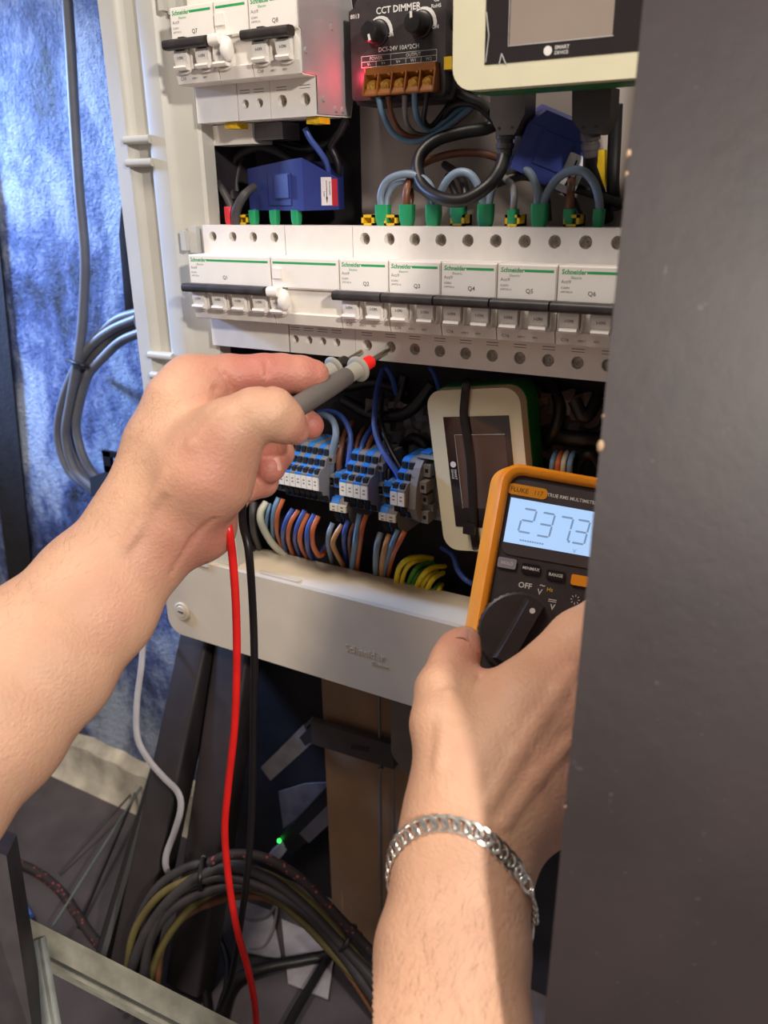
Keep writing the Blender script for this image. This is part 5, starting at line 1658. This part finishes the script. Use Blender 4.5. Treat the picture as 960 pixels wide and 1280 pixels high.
# dark hoses under the coil
gh = 'dark hoses under the cable coil'
for pts, r, lab in (([(270, 1290), (290, 1230), (330, 1210), (380, 1200), (420, 1190), (460, 1160), (500, 1150)], 5.5, 'dark hose crossing beneath the coil to the post'), ([(350, 1300), (372, 1260), (396, 1220), (410, 1196)], 4.5, 'dark hose rising steeply to the coil tie'), ([(240, 1160), (250, 1200), (258, 1250), (262, 1300)], 3.5, 'dark hose running down inside the coil'), ([(268, 1120), (270, 1160), (284, 1200), (280, 1250), (262, 1300)], 3.0, 'thin dark hose beside the red lead')):
    bm = BM()
    P = [ga(u, v, 8) for u, v in pts]
    tube(bm, cr(P, 6), r, 8)
    solo('hose', bm, sheath['black'], lab, 'hose', P[0], gh, ang=60)
bm = BM()
P = [ga(u, v, 5) for u, v in ((292, 1132), (310, 1150), (334, 1146), (346, 1130), (342, 1160), (330, 1184), (312, 1188))]
tube(bm, cr(P, 6), 1.6, 6)
solo('wire', bm, sheath['grey'], 'thin grey wire loop lying inside the cable coil', 'wire', P[0], ang=60)
# galvanised stud and strut
galv = mat('galvanised_steel', (176, 174, 158), .42, metal=.35, var=.12, scale=60, bump=.05)
galv_shaded = mat('galvanised_steel_shaded', (120, 124, 122), .45, metal=.4, var=.14, scale=50)  # darker copy of the steel, painting in the shade on the web
za = 640.0
A0, A1 = U(18, 1142, za), U(330, 1300, za - 60)
ax = (A1 - A0) / np.linalg.norm(A1 - A0)
vw = RB.T @ np.array([0, 1.0, 0])
up = vw - ax * vw.dot(ax)
up = -up / np.linalg.norm(up)
nz_ = np.cross(ax, up)
if nz_.dot(RB.T @ np.array([0, 0, 1.0])) < 0:
    nz_ = -nz_
L = np.linalg.norm(A1 - A0)
t = thing('steel_stud', 'pale galvanised steel stud lying across the foreground floor', 'stud', A0)
def stud(bm, o, ax, up, nz, L, prof):
    a = [o + up * u + nz * v for u, v in prof]
    hexa(bm, a, [p + ax * L for p in a])
bm = BM()
stud(bm, A0, ax, up, nz_, L, [(2, 0), (-18, 0), (-18, 2), (0, 2)])
part(t, 'top_flange', bm, galv, world=True)
bm = BM()
stud(bm, A0, ax, up, nz_, L, [(-18, 2), (-20, 2), (-64, 42), (-62, 44), (-18, 4)])
part(t, 'web', bm, galv_shaded, world=True)
bm = BM()
for k in (0, 1, 2):
    o = A0 - up * (30 + 10 * k) + nz_ * (10 + 9 * k)
    stud(bm, o, ax, up, nz_, L, [(1.2, -1.2), (-1.2, -2), (-1.6, 2), (1, 2)])
part(t, 'rib', bm, galv, world=True, kind=None) if False else part(t, 'rib', bm, galv, world=True)
B0, B1 = U(44, 1178, za - 16), U(66, 1310, za - 60)
bx_ = (B1 - B0) / np.linalg.norm(B1 - B0)
sd_ = RB.T @ np.array([1.0, 0, 0])
sd_ = sd_ - bx_ * sd_.dot(bx_)
sd_ /= np.linalg.norm(sd_)
fz = np.cross(bx_, sd_)
t = thing('steel_strut', 'darker galvanised steel strut propped against the pale stud', 'strut', B0)
bm = BM()
stud(bm, B0, bx_, sd_, fz, np.linalg.norm(B1 - B0), [(-7, 0), (7, 0), (8.5, 2), (7, 3), (-7, 3), (-8.5, 2)])
part(t, 'web', bm, galv_shaded, world=True)
bm = BM()
stud(bm, B0 + sd_ * 3.5, bx_, sd_, fz, np.linalg.norm(B1 - B0), [(-1.2, -2), (1.2, -2), (1.2, 3), (-1.2, 3)])
part(t, 'rib', bm, galv, world=True)
# dark upright at the lower corner
bm = BM()
c4 = [U(-40, 1050, 600), U(8, 1070, 600), U(44, 1310, 560), U(-40, 1310, 560)]
hexa(bm, c4, [p + RB.T @ np.array([-10, 0, 40.0]) for p in c4])
bevel(bm, 2, 2)
solo('flight_case', bm, mat('case_dark', (52, 46, 50), .5, var=.15), 'dark upright case corner beside the pale steel stud', 'case', c4[3])
bm = BM()
P = [ga(u, v, 10) for u, v in ((8, 1080), (16, 1100), (26, 1124), (38, 1146))]
tube(bm, cr(P, 5), 3.4, 8)
solo('cable', bm, mat('cable_bright_blue', (70, 110, 190), .45), 'short bright blue cable next to the dark case corner', 'cable', P[0], ang=60)
# thin lines and pole over the floor
linem = mat('line_grey_green', (96, 104, 104), .5)
for i, (p0, p1, r, m_, lab) in enumerate((((190, 962), (66, 1158), 1.4, linem, 'thin grey green line stretched over the floor, brighter one'), ((186, 968), (74, 1092), 1.2, sheath['dark grey'], 'thin dark line stretched over the floor, outer one'), ((170, 990), (98, 1160), 1.6, sheath['black'], 'thin black line stretched over the floor, inner one'))):
    bm = BM()
    a, b = ga(p0[0], p0[1], 40 if i == 0 else 26), ga(p1[0], p1[1], 30 if i == 0 else 4)
    tube(bm, [a, b], r, 6)
    solo('taut_line', bm, m_, lab, 'line', b)
bm = BM()
a, b = Y(205, 930, 60), G(120, 1230, ZF + 6)
tube(bm, [a, b], [7, 9], 10)
solo('pole', bm, sheath['black'], 'thin black pole leaning beside the outer stand leg', 'pole', b)
# ================================================================ the person: two forearms with hands, modelled as distance fields in camera-aligned millimetres
def cpt(u, v, z):
    return np.array([(u - 480) * z / F, (v - 640) * z / F, z])
class Field:
    def __init__(self, prims):
        self.prims = prims                                           # list of (kind, data, k)
    def __call__(self, P):
        d = None
        for kind, a, k in self.prims:
            if kind == 'c':                                          # chain of tapering capsules, own blend ka
                pts, ka = a
                e = None
                for (p, r), (q, s) in zip(pts, pts[1:]):
                    ab = q - p
                    t = np.clip(((P - p) @ ab) / (ab @ ab), 0, 1)
                    x = np.sqrt(((P - p - t[:, None] * ab) ** 2).sum(1)) - (r + (s - r) * t)
                    e = x if e is None else smin(e, x, ka)
            elif kind == 'e':                                        # ellipsoid: centre, radii, axes
                c, r, R = a
                q = (P - c) @ R
                k0 = np.sqrt(((q / r) ** 2).sum(1))
                k1 = np.sqrt(((q / r ** 2) ** 2).sum(1)) + 1e-9
                e = k0 * (k0 - 1) / k1
            elif kind == 's':                                        # crease: soft subtraction of a thin chain
                pts, ka = a
                e = None
                for (p, r), (q, s) in zip(pts, pts[1:]):
                    ab = q - p
                    t = np.clip(((P - p) @ ab) / (ab @ ab), 0, 1)
                    x = np.sqrt(((P - p - t[:, None] * ab) ** 2).sum(1)) - (r + (s - r) * t)
                    e = x if e is None else np.minimum(e, x)
                d = -smin(-d, e, k)
                continue
            d = e if d is None else smin(d, e, k)
        return d
def smin(a, b, k):
    h = np.maximum(k - np.abs(a - b), 0) / k
    return np.minimum(a, b) - h * h * k * .25
def surface(field, lo, hi, step):
    """surface nets over a sparse grid"""
    lo = np.array(lo, float)
    n = np.ceil((np.array(hi) - lo) / step).astype(int) + 1
    # coarse pass
    cs = 6
    nc = (n // cs) + 2
    ax = [lo[i] + step * cs * (np.arange(nc[i])) for i in range(3)]
    CX = np.stack(np.meshgrid(*ax, indexing='ij'), -1).reshape(-1, 3)
    dc = field(CX + step * cs / 2).reshape(nc)
    near = np.abs(dc) < step * cs * 1.6
    D = np.full(nc * cs, 0.0, np.float32)
    D[:] = np.repeat(np.repeat(np.repeat(np.sign(dc) * 50, cs, 0), cs, 1), cs, 2)
    idx = np.argwhere(near)
    o = np.stack(np.meshgrid(*[np.arange(cs)] * 3, indexing='ij'), -1).reshape(-1, 3)
    full = (idx[:, None, :] * cs + o[None]).reshape(-1, 3)
    D[full[:, 0], full[:, 1], full[:, 2]] = field(lo + full * step)
    N = D.shape
    s = D < 0
    c = np.zeros((N[0] - 1, N[1] - 1, N[2] - 1), int)
    for dx in (0, 1):
        for dy in (0, 1):
            for dz in (0, 1):
                c += s[dx:N[0] - 1 + dx, dy:N[1] - 1 + dy, dz:N[2] - 1 + dz]
    act = np.argwhere((c > 0) & (c < 8))
    vid = np.full(c.shape, -1, int)
    vid[act[:, 0], act[:, 1], act[:, 2]] = np.arange(len(act))
    pos = lo + (act + .5) * step
    for _ in range(4):                                               # pull each vertex onto the surface
        e = .3
        f0 = field(pos)
        g = np.stack([field(pos + np.eye(3)[i] * e) - f0 for i in range(3)], 1) / e
        g2 = np.maximum((g * g).sum(1, keepdims=True), .25)
        mv = g * (f0[:, None] / g2)
        pos = pos - np.clip(mv, -step * .6, step * .6)
    faces = []
    for axis in range(3):
        sh = [slice(0, N[i] - (1 if i == axis else 0)) for i in range(3)]
        a = s[tuple(sh)]
        sh2 = list(sh)
        sh2[axis] = slice(1, N[axis])
        b = s[tuple(sh2)]
        ed = np.argwhere(a != b)
        u, w = [(1, 2), (2, 0), (0, 1)][axis]
        ok = (ed[:, u] > 0) & (ed[:, w] > 0) & (ed[:, u] < N[u] - 1) & (ed[:, w] < N[w] - 1) & (ed[:, axis] < N[axis] - 1)
        ed = ed[ok]
        flip = a[ed[:, 0], ed[:, 1], ed[:, 2]]
        q = []
        for du, dw in ((0, 0), (-1, 0), (-1, -1), (0, -1)):
            k = ed.copy()
            k[:, u] += du
            k[:, w] += dw
            q.append(vid[k[:, 0], k[:, 1], k[:, 2]])
        q = np.stack(q, 1)
        q[~flip] = q[~flip][:, ::-1]
        faces.append(q[(q >= 0).all(1)])
    return pos, np.concatenate(faces)
skin = mat('skin', (208, 163, 134), .5, var=.05, scale=22, bump=.3, bscale=480, sss=.06)
def skin_nodes():
    nt = skin.node_tree
    b = nt.nodes['Principled BSDF']
    src = b.inputs['Base Color'].links[0].from_socket
    at = nt.nodes.new('ShaderNodeAttribute')
    at.attribute_name = 'flush'
    tc = nt.nodes.new('ShaderNodeTexCoord')
    mo = nt.nodes.new('ShaderNodeTexNoise')
    mo.inputs['Scale'].default_value = 60
    mo.inputs['Detail'].default_value = 5
    nt.links.new(tc.outputs['Object'], mo.inputs['Vector'])
    ma = nt.nodes.new('ShaderNodeMath')
    ma.operation = 'MULTIPLY_ADD'
    nt.links.new(mo.outputs['Fac'], ma.inputs[0])
    ma.inputs[1].default_value = .34
    ma2 = nt.nodes.new('ShaderNodeMath')
    ma2.operation = 'SUBTRACT'
    ma2.use_clamp = True
    nt.links.new(at.outputs['Fac'], ma.inputs[2])
    nt.links.new(ma.outputs[0], ma2.inputs[0])
    ma2.inputs[1].default_value = .14
    mx = nt.nodes.new('ShaderNodeMixRGB')
    nt.links.new(ma2.outputs[0], mx.inputs['Fac'])
    nt.links.new(src, mx.inputs['Color1'])
    mx.inputs['Color2'].default_value = (*lin((184, 110, 98)), 1)
    nt.links.new(mx.outputs['Color'], b.inputs['Base Color'])
skin_nodes()
nailm = mat('nail', (200, 146, 128), .5, var=.03)
hairm = mat('arm_hair', (92, 66, 48), .5)
def chain(*pts, ka=4.0):
    return ([(cpt(u, v, z), r * z / F) for u, v, z, r in pts], ka)
person = thing('person', 'person with bare forearms, pinching two test probes and holding the orange multimeter', 'person', U(480, 1180, 420))
def limb(name, field, lo, hi, step, flush, label):
    pos, fc = surface(field, lo, hi, step)
    w = CP + pos @ RB
    me_pos = (w - np.array(person.location) / S) * S
    me = bpy.data.meshes.new(name)
    me.from_pydata(me_pos.tolist(), [], fc.tolist())
    me.materials.append(skin)
    me.polygons.foreach_set('use_smooth', [True] * len(me.polygons))
    att = me.attributes.new('flush', 'FLOAT', 'POINT')
    val = np.zeros(len(pos))
    for c, r, s in flush:
        val = np.maximum(val, s * np.clip(1.25 - np.sqrt(((pos - c) ** 2).sum(1)) / r, 0, 1))
    att.data.foreach_set('value', val.astype(np.float32))
    ob = bpy.data.objects.new(name, me)
    COL.objects.link(ob)
    ob.parent = person
    ob['label'] = label
    return ob
def nail(parent, c, n, along, L, Wd):
    """a thin curved plate at camera-space point c, outward normal n, long axis along"""
    n = n / np.linalg.norm(n)
    a = along - n * along.dot(n)
    a /= np.linalg.norm(a)
    b = np.cross(n, a)
    bm = BM()
    nu, nv = 8, 6
    g = []
    for i in range(nu + 1):
        s = -1 + 2 * i / nu
        row = []
        for j in range(nv + 1):
            t = j / nv
            wd_ = Wd * (1 - .35 * max(0, t - .7) / .3)
            p = c + a * (L * (t - .5)) + b * (wd_ * .5 * s) - n * (Wd * .28 * s * s) + n * (.5 - .3 * (t - .5) ** 2)
            row.append(bm.verts.new(V(CP + RB.T @ p)))
        g.append(row)
    for i in range(nu):
        for j in range(nv):
            bm.faces.new((g[i][j], g[i + 1][j], g[i + 1][j + 1], g[i][j + 1]))
    r = bmesh.ops.extrude_face_region(bm, geom=bm.faces[:])
    bmesh.ops.translate(bm, vec=V(-(RB.T @ n) * .7), verts=[v for v in r['geom'] if isinstance(v, bmesh.types.BMVert)])
    return part(person, 'nail', bm, nailm, world=True, parent=parent)
def march(field, u, v, z0, z1):
    """first hit of the view ray (u, v) with the field"""
    d = np.array([(u - 480) / F, (v - 640) / F, 1.0])
    z = np.arange(z0, z1, .4)
    f = field(z[:, None] * d)
    k = np.argmax(f < 0)
    return z[k] * d if f[k] < 0 else None
def grad(field, p):
    e = .5
    g = np.array([field((p + np.eye(3)[i] * e)[None])[0] - field((p - np.eye(3)[i] * e)[None])[0] for i in range(3)])
    return g / np.linalg.norm(g)
def crease(field, lines, z0, z1):
    base = Field(list(field.prims))
    for ln in lines:
        pts = []
        for u, v, r in ln:
            p = march(base, u, v, z0, z1)
            if p is not None:
                pts.append((p, r))
        if len(pts) > 1:
            field.prims.append(('s', (pts, 0), 3.5))
def ridge(field, lines, h, z0, z1):
    base = Field(list(field.prims))
    for ln in lines:
        pts = []
        for u, v, r in ln:
            p = march(base, u, v, z0, z1)
            if p is not None:
                pts.append((p - grad(base, p) * (r - h), r))
        if len(pts) > 1:
            field.prims.append(('c', (pts, 3), 2.5))
# ---------------------------------------------------------------- left arm
def two(stations, k):
    """forearm: two parallel chains through stations (cu, cv, half width, z); perpendicular taken along (pu, pv)"""
    A, B, M_ = [], [], []
    for cu, cv, hw, z, pu, pv in stations:
        r = .60 * hw
        o = hw - r
        A.append((cu - pu * o, cv - pv * o, z + 2, r))
        B.append((cu + pu * o, cv + pv * o, z + 2, r))
        M_.append((cu, cv, z, r * 1.04))
    return chain(*A, ka=k), chain(*B, ka=k), chain(*M_, ka=k)
st = [(-230, 1130, 122, 372, .62, .78), (-100, 985, 113, 412, .62, .78), (-15, 892, 104, 438, .62, .78), (55, 817, 93, 458, .62, .78), (120, 745, 80, 477, .61, .79), (178, 668, 68, 492, .61, .79), (200, 632, 67, 496, .62, .78)]
A, B, M_ = two(st, 12)
LF = Field([
    ('c', A, 1), ('c', B, 22), ('c', M_, 16),
    ('c', chain((198, 632, 498, 52), (214, 560, 500, 55), (232, 505, 500, 46), (243, 484, 500, 36), ka=10), 16),        # back of the hand up to the index knuckle
    ('c', chain((230, 640, 490, 50), (258, 590, 480, 58), (272, 565, 478, 48), ka=10), 16),                            # ball of the thumb
    ('c', chain((215, 640, 506, 46), (250, 657, 508, 42), (252, 640, 510, 42), ka=8), 12),                              # heel of the hand
    ('c', chain((240, 560, 520, 46), (268, 540, 530, 36), (270, 600, 532, 34), ka=8), 12),                              # knuckle side behind
    ('c', chain((243, 482, 500, 35), (285, 470, 503, 26.5), (330, 467.5, 506, 24.5), (352, 467, 509, 24), (376, 468, 511, 22.5), (392, 469, 513, 19.5), ka=3), 9),   # index
    ('c', chain((250, 590, 478, 50), (288, 540, 469, 42), (318, 519, 466, 32.5), (340, 517, 467, 31), (356, 528, 471, 25), (370, 539, 477, 17), ka=5), 9),            # thumb
    ('c', chain((262, 520, 524, 30), (322, 500, 534, 22), (360, 514, 530, 19.5), (388, 532, 519, 17), ka=3), 5),           # middle
    ('c', chain((264, 560, 532, 30), (316, 548, 537, 22), (346, 566, 527, 21), (337, 584, 511, 20), ka=3), 5),              # ring
    ('c', chain((262, 596, 534, 28), (318, 588, 534, 20), (328, 602, 524, 19), (306, 612, 508, 17), ka=3), 4),              # little
    ('s', ([(cpt(270, 486, 486), .5), (cpt(300, 492, 488), 1.0), (cpt(322, 487, 492), .6)], 0), 4),                        # fold between index and thumb
])
crease(LF, [[(274, 462, .2), (284, 474, .7), (290, 488, .5)], [(332, 452, .1), (334, 468, .25), (332, 484, .1)], [(236, 684, .4), (250, 664, 1.1), (266, 650, .5)], [(214, 716, .3), (232, 690, .8), (240, 672, .4)]], 330, 620)
ridge(LF, [[(206, 612, 4), (240, 556, 5), (276, 516, 5)], [(150, 690, 4), (182, 640, 5), (206, 596, 4)]], .9, 330, 620)
lo = np.array([-345, -112, 330.0]); hi = np.array([-30, 300, 590.0])
flL = [(cpt(330, 467, 500), 44, .85), (cpt(385, 468, 510), 24, .9), (cpt(265, 462, 490), 22, .45), (cpt(390, 532, 515), 18, .95), (cpt(338, 580, 510), 24, 1.0), (cpt(312, 610, 515), 22, .95), (cpt(370, 538, 470), 14, .6),
       (cpt(268, 590, 458), 30, .5), (cpt(255, 660, 490), 34, .75), (cpt(215, 690, 470), 26, .45), (cpt(150, 760, 440), 26, .35)]
la = limb('left_arm', LF, lo, hi, 1.7, flL, 'bare forearm and hand pinching two test probes')
def put_nail(ob, field, u, v, z0, z1, du, dv, L, Wd):
    p = march(field, u, v, z0, z1)
    if p is None:
        return
    n = grad(field, p)
    nail(ob, p, n, np.array([du, dv, .4]), L, Wd)
put_nail(la, LF, 349, 580, 440, 560, -.2, 1, 8, 7)
# ---------------------------------------------------------------- right arm
st = [(545, 1420, 116, 338, .985, -.02), (557, 1290, 101, 362, 1, 0), (566, 1185, 90, 378, 1, 0), (578, 1095, 80, 392, .99, .12), (596, 1030, 84, 402, .97, .2)]
A, B, M_ = two(st, 12)
RF = Field([
    ('c', A, 1), ('c', B, 22), ('c', M_, 16),
    ('c', chain((566, 1030, 400, 50), (598, 960, 412, 54), (650, 884, 424, 50), (725, 803, 442, 40), ka=10), 18),
    ('c', chain((590, 1020, 402, 54), (640, 955, 414, 56), (700, 895, 428, 50), (765, 862, 444, 40), ka=10), 18),
    ('c', chain((622, 1030, 408, 48), (668, 985, 418, 50), (725, 945, 430, 46), (780, 915, 446, 36), ka=10), 16),
    ('c', chain((630, 1048, 412, 38), (690, 1006, 424, 42), (750, 972, 438, 38), (780, 955, 448, 32), ka=8), 14),
    ('c', chain((566, 985, 408, 44), (557, 905, 420, 42), (556, 864, 432, 35), (567, 828, 444, 27.5), (575, 812, 450, 24), (582, 800, 456, 17), ka=6), 12),      # thumb
    ('e', (cpt(598, 884, 432), np.array([17, 14, 9.0]), np.eye(3)), 12),                                                    # web
    ('c', chain((725, 803, 442, 38), (790, 742, 462, 28), (822, 712, 492, 25), (812, 700, 530, 22), (788, 705, 556, 19), ka=3), 6),
    ('c', chain((765, 862, 444, 38), (818, 800, 466, 28), (838, 770, 496, 25), (822, 758, 536, 22), (790, 762, 560, 19), ka=3), 5),
    ('c', chain((775, 915, 446, 34), (822, 858, 468, 27), (836, 830, 498, 24), (816, 820, 536, 21), (786, 822, 560, 18), ka=3), 5),
    ('c', chain((775, 955, 448, 31), (812, 910, 470, 24), (818, 886, 500, 21), (798, 876, 534, 18), (772, 876, 556, 16), ka=3), 5),
    ('s', ([(cpt(600, 846, 424), .5), (cpt(592, 862, 412), .9), (cpt(584, 872, 402), .2)], 0), 4),
])
ridge(RF, [[(612, 1004, 4), (648, 940, 5), (700, 862, 5), (716, 838, 4)], [(630, 1030, 4), (672, 972, 5), (714, 926, 4)], [(548, 960, 4), (556, 910, 5), (562, 866, 4)]], 1.0, 290, 560)
lo = np.array([-5, 10, 290.0]); hi = np.array([180, 285, 585.0])
flR = [(cpt(720, 820, 410), 26, .35), (cpt(700, 900, 410), 30, .3), (cpt(580, 815, 440), 20, .55), (cpt(690, 960, 400), 30, .3), (cpt(690, 1030, 400), 22, .3)]
ra = limb('right_arm', RF, lo, hi, 1.5, flR, 'bare forearm and hand holding the multimeter')
put_nail(ra, RF, 580, 792, 400, 520, .35, -1, 9, 10)
# fine hair, each strand a thin tapering blade
random.seed(11)
def hairs(name, field, n, region, dirn, parent, zr):
    bm = BM()
    k = 0
    tries = 0
    while k < n and tries < n * 4:
        tries += 1
        u, v = region()
        p = march(field, u, v, *zr)
        if p is None:
            continue
        g = grad(field, p)
        d = np.array([dirn[0] + random.uniform(-.6, .6), dirn[1] + random.uniform(-.4, .4), random.uniform(-.4, .4)])
        d = d - g * d.dot(g)
        d /= np.linalg.norm(d)
        L = random.uniform(3.5, 8)
        s = np.cross(d, g)
        w0 = .034
        pts = [p + g * .02, p + d * L * .5 + g * L * .16 + s * random.uniform(-.5, .5), p + d * L + g * L * .2 + s * random.uniform(-1.4, 1.4)]
        q = [(pts[0], w0), (pts[1], w0 * .8), (pts[2], .01)]
        vs = [(bm.verts.new(V(CP + RB.T @ (x + s * w))), bm.verts.new(V(CP + RB.T @ (x - s * w)))) for x, w in q]
        for a, b in zip(vs, vs[1:]):
            bm.faces.new((a[0], a[1], b[1], b[0]))
        k += 1
    ob = part(person, 'arm_hair', bm, hairm, world=True, parent=parent, norm=False)
    ob['kind'] = 'stuff'
    return ob
hairs('arm_hair', RF, 300, lambda: (random.uniform(476, 652), 1100 + 190 * random.random() ** .8), (.35, -.9), ra, (300, 460))
def reg():
    t = random.random()
    return (-5 + 190 * t + random.uniform(0, 70) * random.random(), 745 - 250 * t + random.uniform(-4, 60) * random.random())
hairs('arm_hair', LF, 260, reg, (.4, -.6), la, (380, 560))
# ---------------------------------------------------------------- bracelet: a closed curb chain around the wrist
silver = mat('bracelet_silver', (232, 230, 224), .3, metal=1.0, var=.03)
def plane_from(pa, pb, pc):
    n = np.cross(pb - pa, pc - pa)
    return n / np.linalg.norm(n)
pa, pc, pb = cpt(499, 1080, 393), cpt(657, 1148, 384), march(RF, 553, 1033, 300, 470)
n0 = plane_from(pa, pb, pc)
c0 = (pa + pc) / 2
e1 = np.array([0, 0, -1.0]) - n0 * n0.dot(np.array([0, 0, -1.0]))
e1 /= np.linalg.norm(e1)
e2 = np.cross(n0, e1)
loop = []
for k in range(180):
    a = 2 * math.pi * k / 180
    d = e1 * math.cos(a) + e2 * math.sin(a)
    rr_ = np.arange(6, 60, .25)
    f = RF(c0 + rr_[:, None] * d)
    out = np.argmax(f > 1.3)
    loop.append(c0 + d * rr_[out])
loop = np.array(loop)
sm = loop.copy()
for _ in range(6):
    sm = (np.roll(sm, 1, 0) + sm + np.roll(sm, -1, 0)) / 3
loop = sm
seglen = np.linalg.norm(np.roll(loop, -1, 0) - loop, axis=1)
cum = np.concatenate([[0], np.cumsum(seglen)])
TL = cum[-1]
def at_len(s):
    s = s % TL
    k = np.searchsorted(cum, s) - 1
    k = max(0, min(k, len(loop) - 1))
    t = (s - cum[k]) / seglen[k]
    return loop[k] * (1 - t) + loop[(k + 1) % len(loop)] * t
bt = thing('bracelet', 'silver curb chain bracelet around the wrist holding the multimeter', 'bracelet', CP + RB.T @ c0)
def frame_at(s):
    p = at_len(s)
    t = at_len(s + .8) - at_len(s - .8)
    t /= np.linalg.norm(t)
    n = grad(RF, p)
    n = n - t * n.dot(t)
    n /= np.linalg.norm(n)
    return p, t, n, np.cross(t, n)
# where the clasp sits: loop point seen nearest to (651, 1112)
def px(p):
    return np.array([480 + F * p[0] / p[2], 640 + F * p[1] / p[2]])
front = [k for k in range(len(loop)) if grad(RF, loop[k])[2] < .15]
kc = min(front, key=lambda k: np.linalg.norm(px(loop[k]) - np.array([646, 1106])))
s0 = cum[kc]
# direction along the loop that leads back over the wrist (towards smaller u)
sgn = 1 if px(at_len(s0 + 8))[0] < px(at_len(s0 - 8))[0] else -1
pitch = 5.2
nl = int((TL - 34) / pitch)
for i in range(nl):
    p, t, n, b = frame_at(s0 + sgn * (8 + pitch * i))
    tw_ = math.radians(26)
    bm = BM()
    # one flattened, twisted oval link
    nseg, m_ = 22, 8
    rings = []
    for k in range(nseg):
        a = 2 * math.pi * k / nseg
        ca, sa = math.cos(a), math.sin(a)
        ax_ = 4.1 * ca
        bx2 = 2.9 * sa
        sk = math.radians(20)
        x = ax_ * math.cos(sk) - bx2 * math.sin(sk)
        y = ax_ * math.sin(sk) + bx2 * math.cos(sk)
        zt = 1.0 * math.sin(a) * (1 if sgn > 0 else -1)
        cen = p + t * x + b * y + n * (zt + .2)
        rad = t * (ca * math.cos(sk) - sa * math.sin(sk)) + b * (ca * math.sin(sk) + sa * math.cos(sk))
        ring = []
        for j in range(m_):
            g_ = 2 * math.pi * j / m_
            hgt = .85 * math.sin(g_)
            if hgt > .5:
                hgt = .5
            ring.append(bm.verts.new(V(CP + RB.T @ (cen + rad * (.95 * math.cos(g_)) + n * hgt))))
        rings.append(ring)
    for k in range(nseg):
        for j in range(m_):
            k2, j2 = (k + 1) % nseg, (j + 1) % m_
            bm.faces.new((rings[k][j], rings[k][j2], rings[k2][j2], rings[k2][j]))
    part(bt, 'link', bm, silver, world=True, ang=40)
# clasp: ring, lobster body and end rings
def oval(bm, p, t, b, n, ra_, rb_, r):
    pts = [p + t * (ra_ * math.cos(2 * math.pi * k / 18)) + b * (rb_ * math.sin(2 * math.pi * k / 18)) for k in range(19)]
    tube(bm, [CP + RB.T @ q for q in pts], r, 7, caps=False)
for s_, ra_, rb_, r in ((4, 4.0, 2.2, .9), (-1.5, 4.4, 2.8, .9), (-11.5, 2.4, 1.6, .6), (-15.5, 2.6, 1.6, .6), (-19.5, 2.4, 1.5, .6), (-23, 2.4, 1.5, .6)):
    p, t, n, b = frame_at(s0 + sgn * s_)
    bm = BM()
    oval(bm, p + n * .4, t, b if abs(s_) < 6 else (b + n) * .7, n, ra_, rb_, r)
    part(bt, 'clasp_ring', bm, silver, world=True, ang=60)
p, t, n, b = frame_at(s0 - sgn * 5)
p2 = frame_at(s0 - sgn * 10)[0]
bm = BM()
tube(bm, [CP + RB.T @ (x + n * .6) for x in (p, (p * .6 + p2 * .4), p2)], [1.9, 1.6, .8], 10)
part(bt, 'clasp_body', bm, silver, world=True)
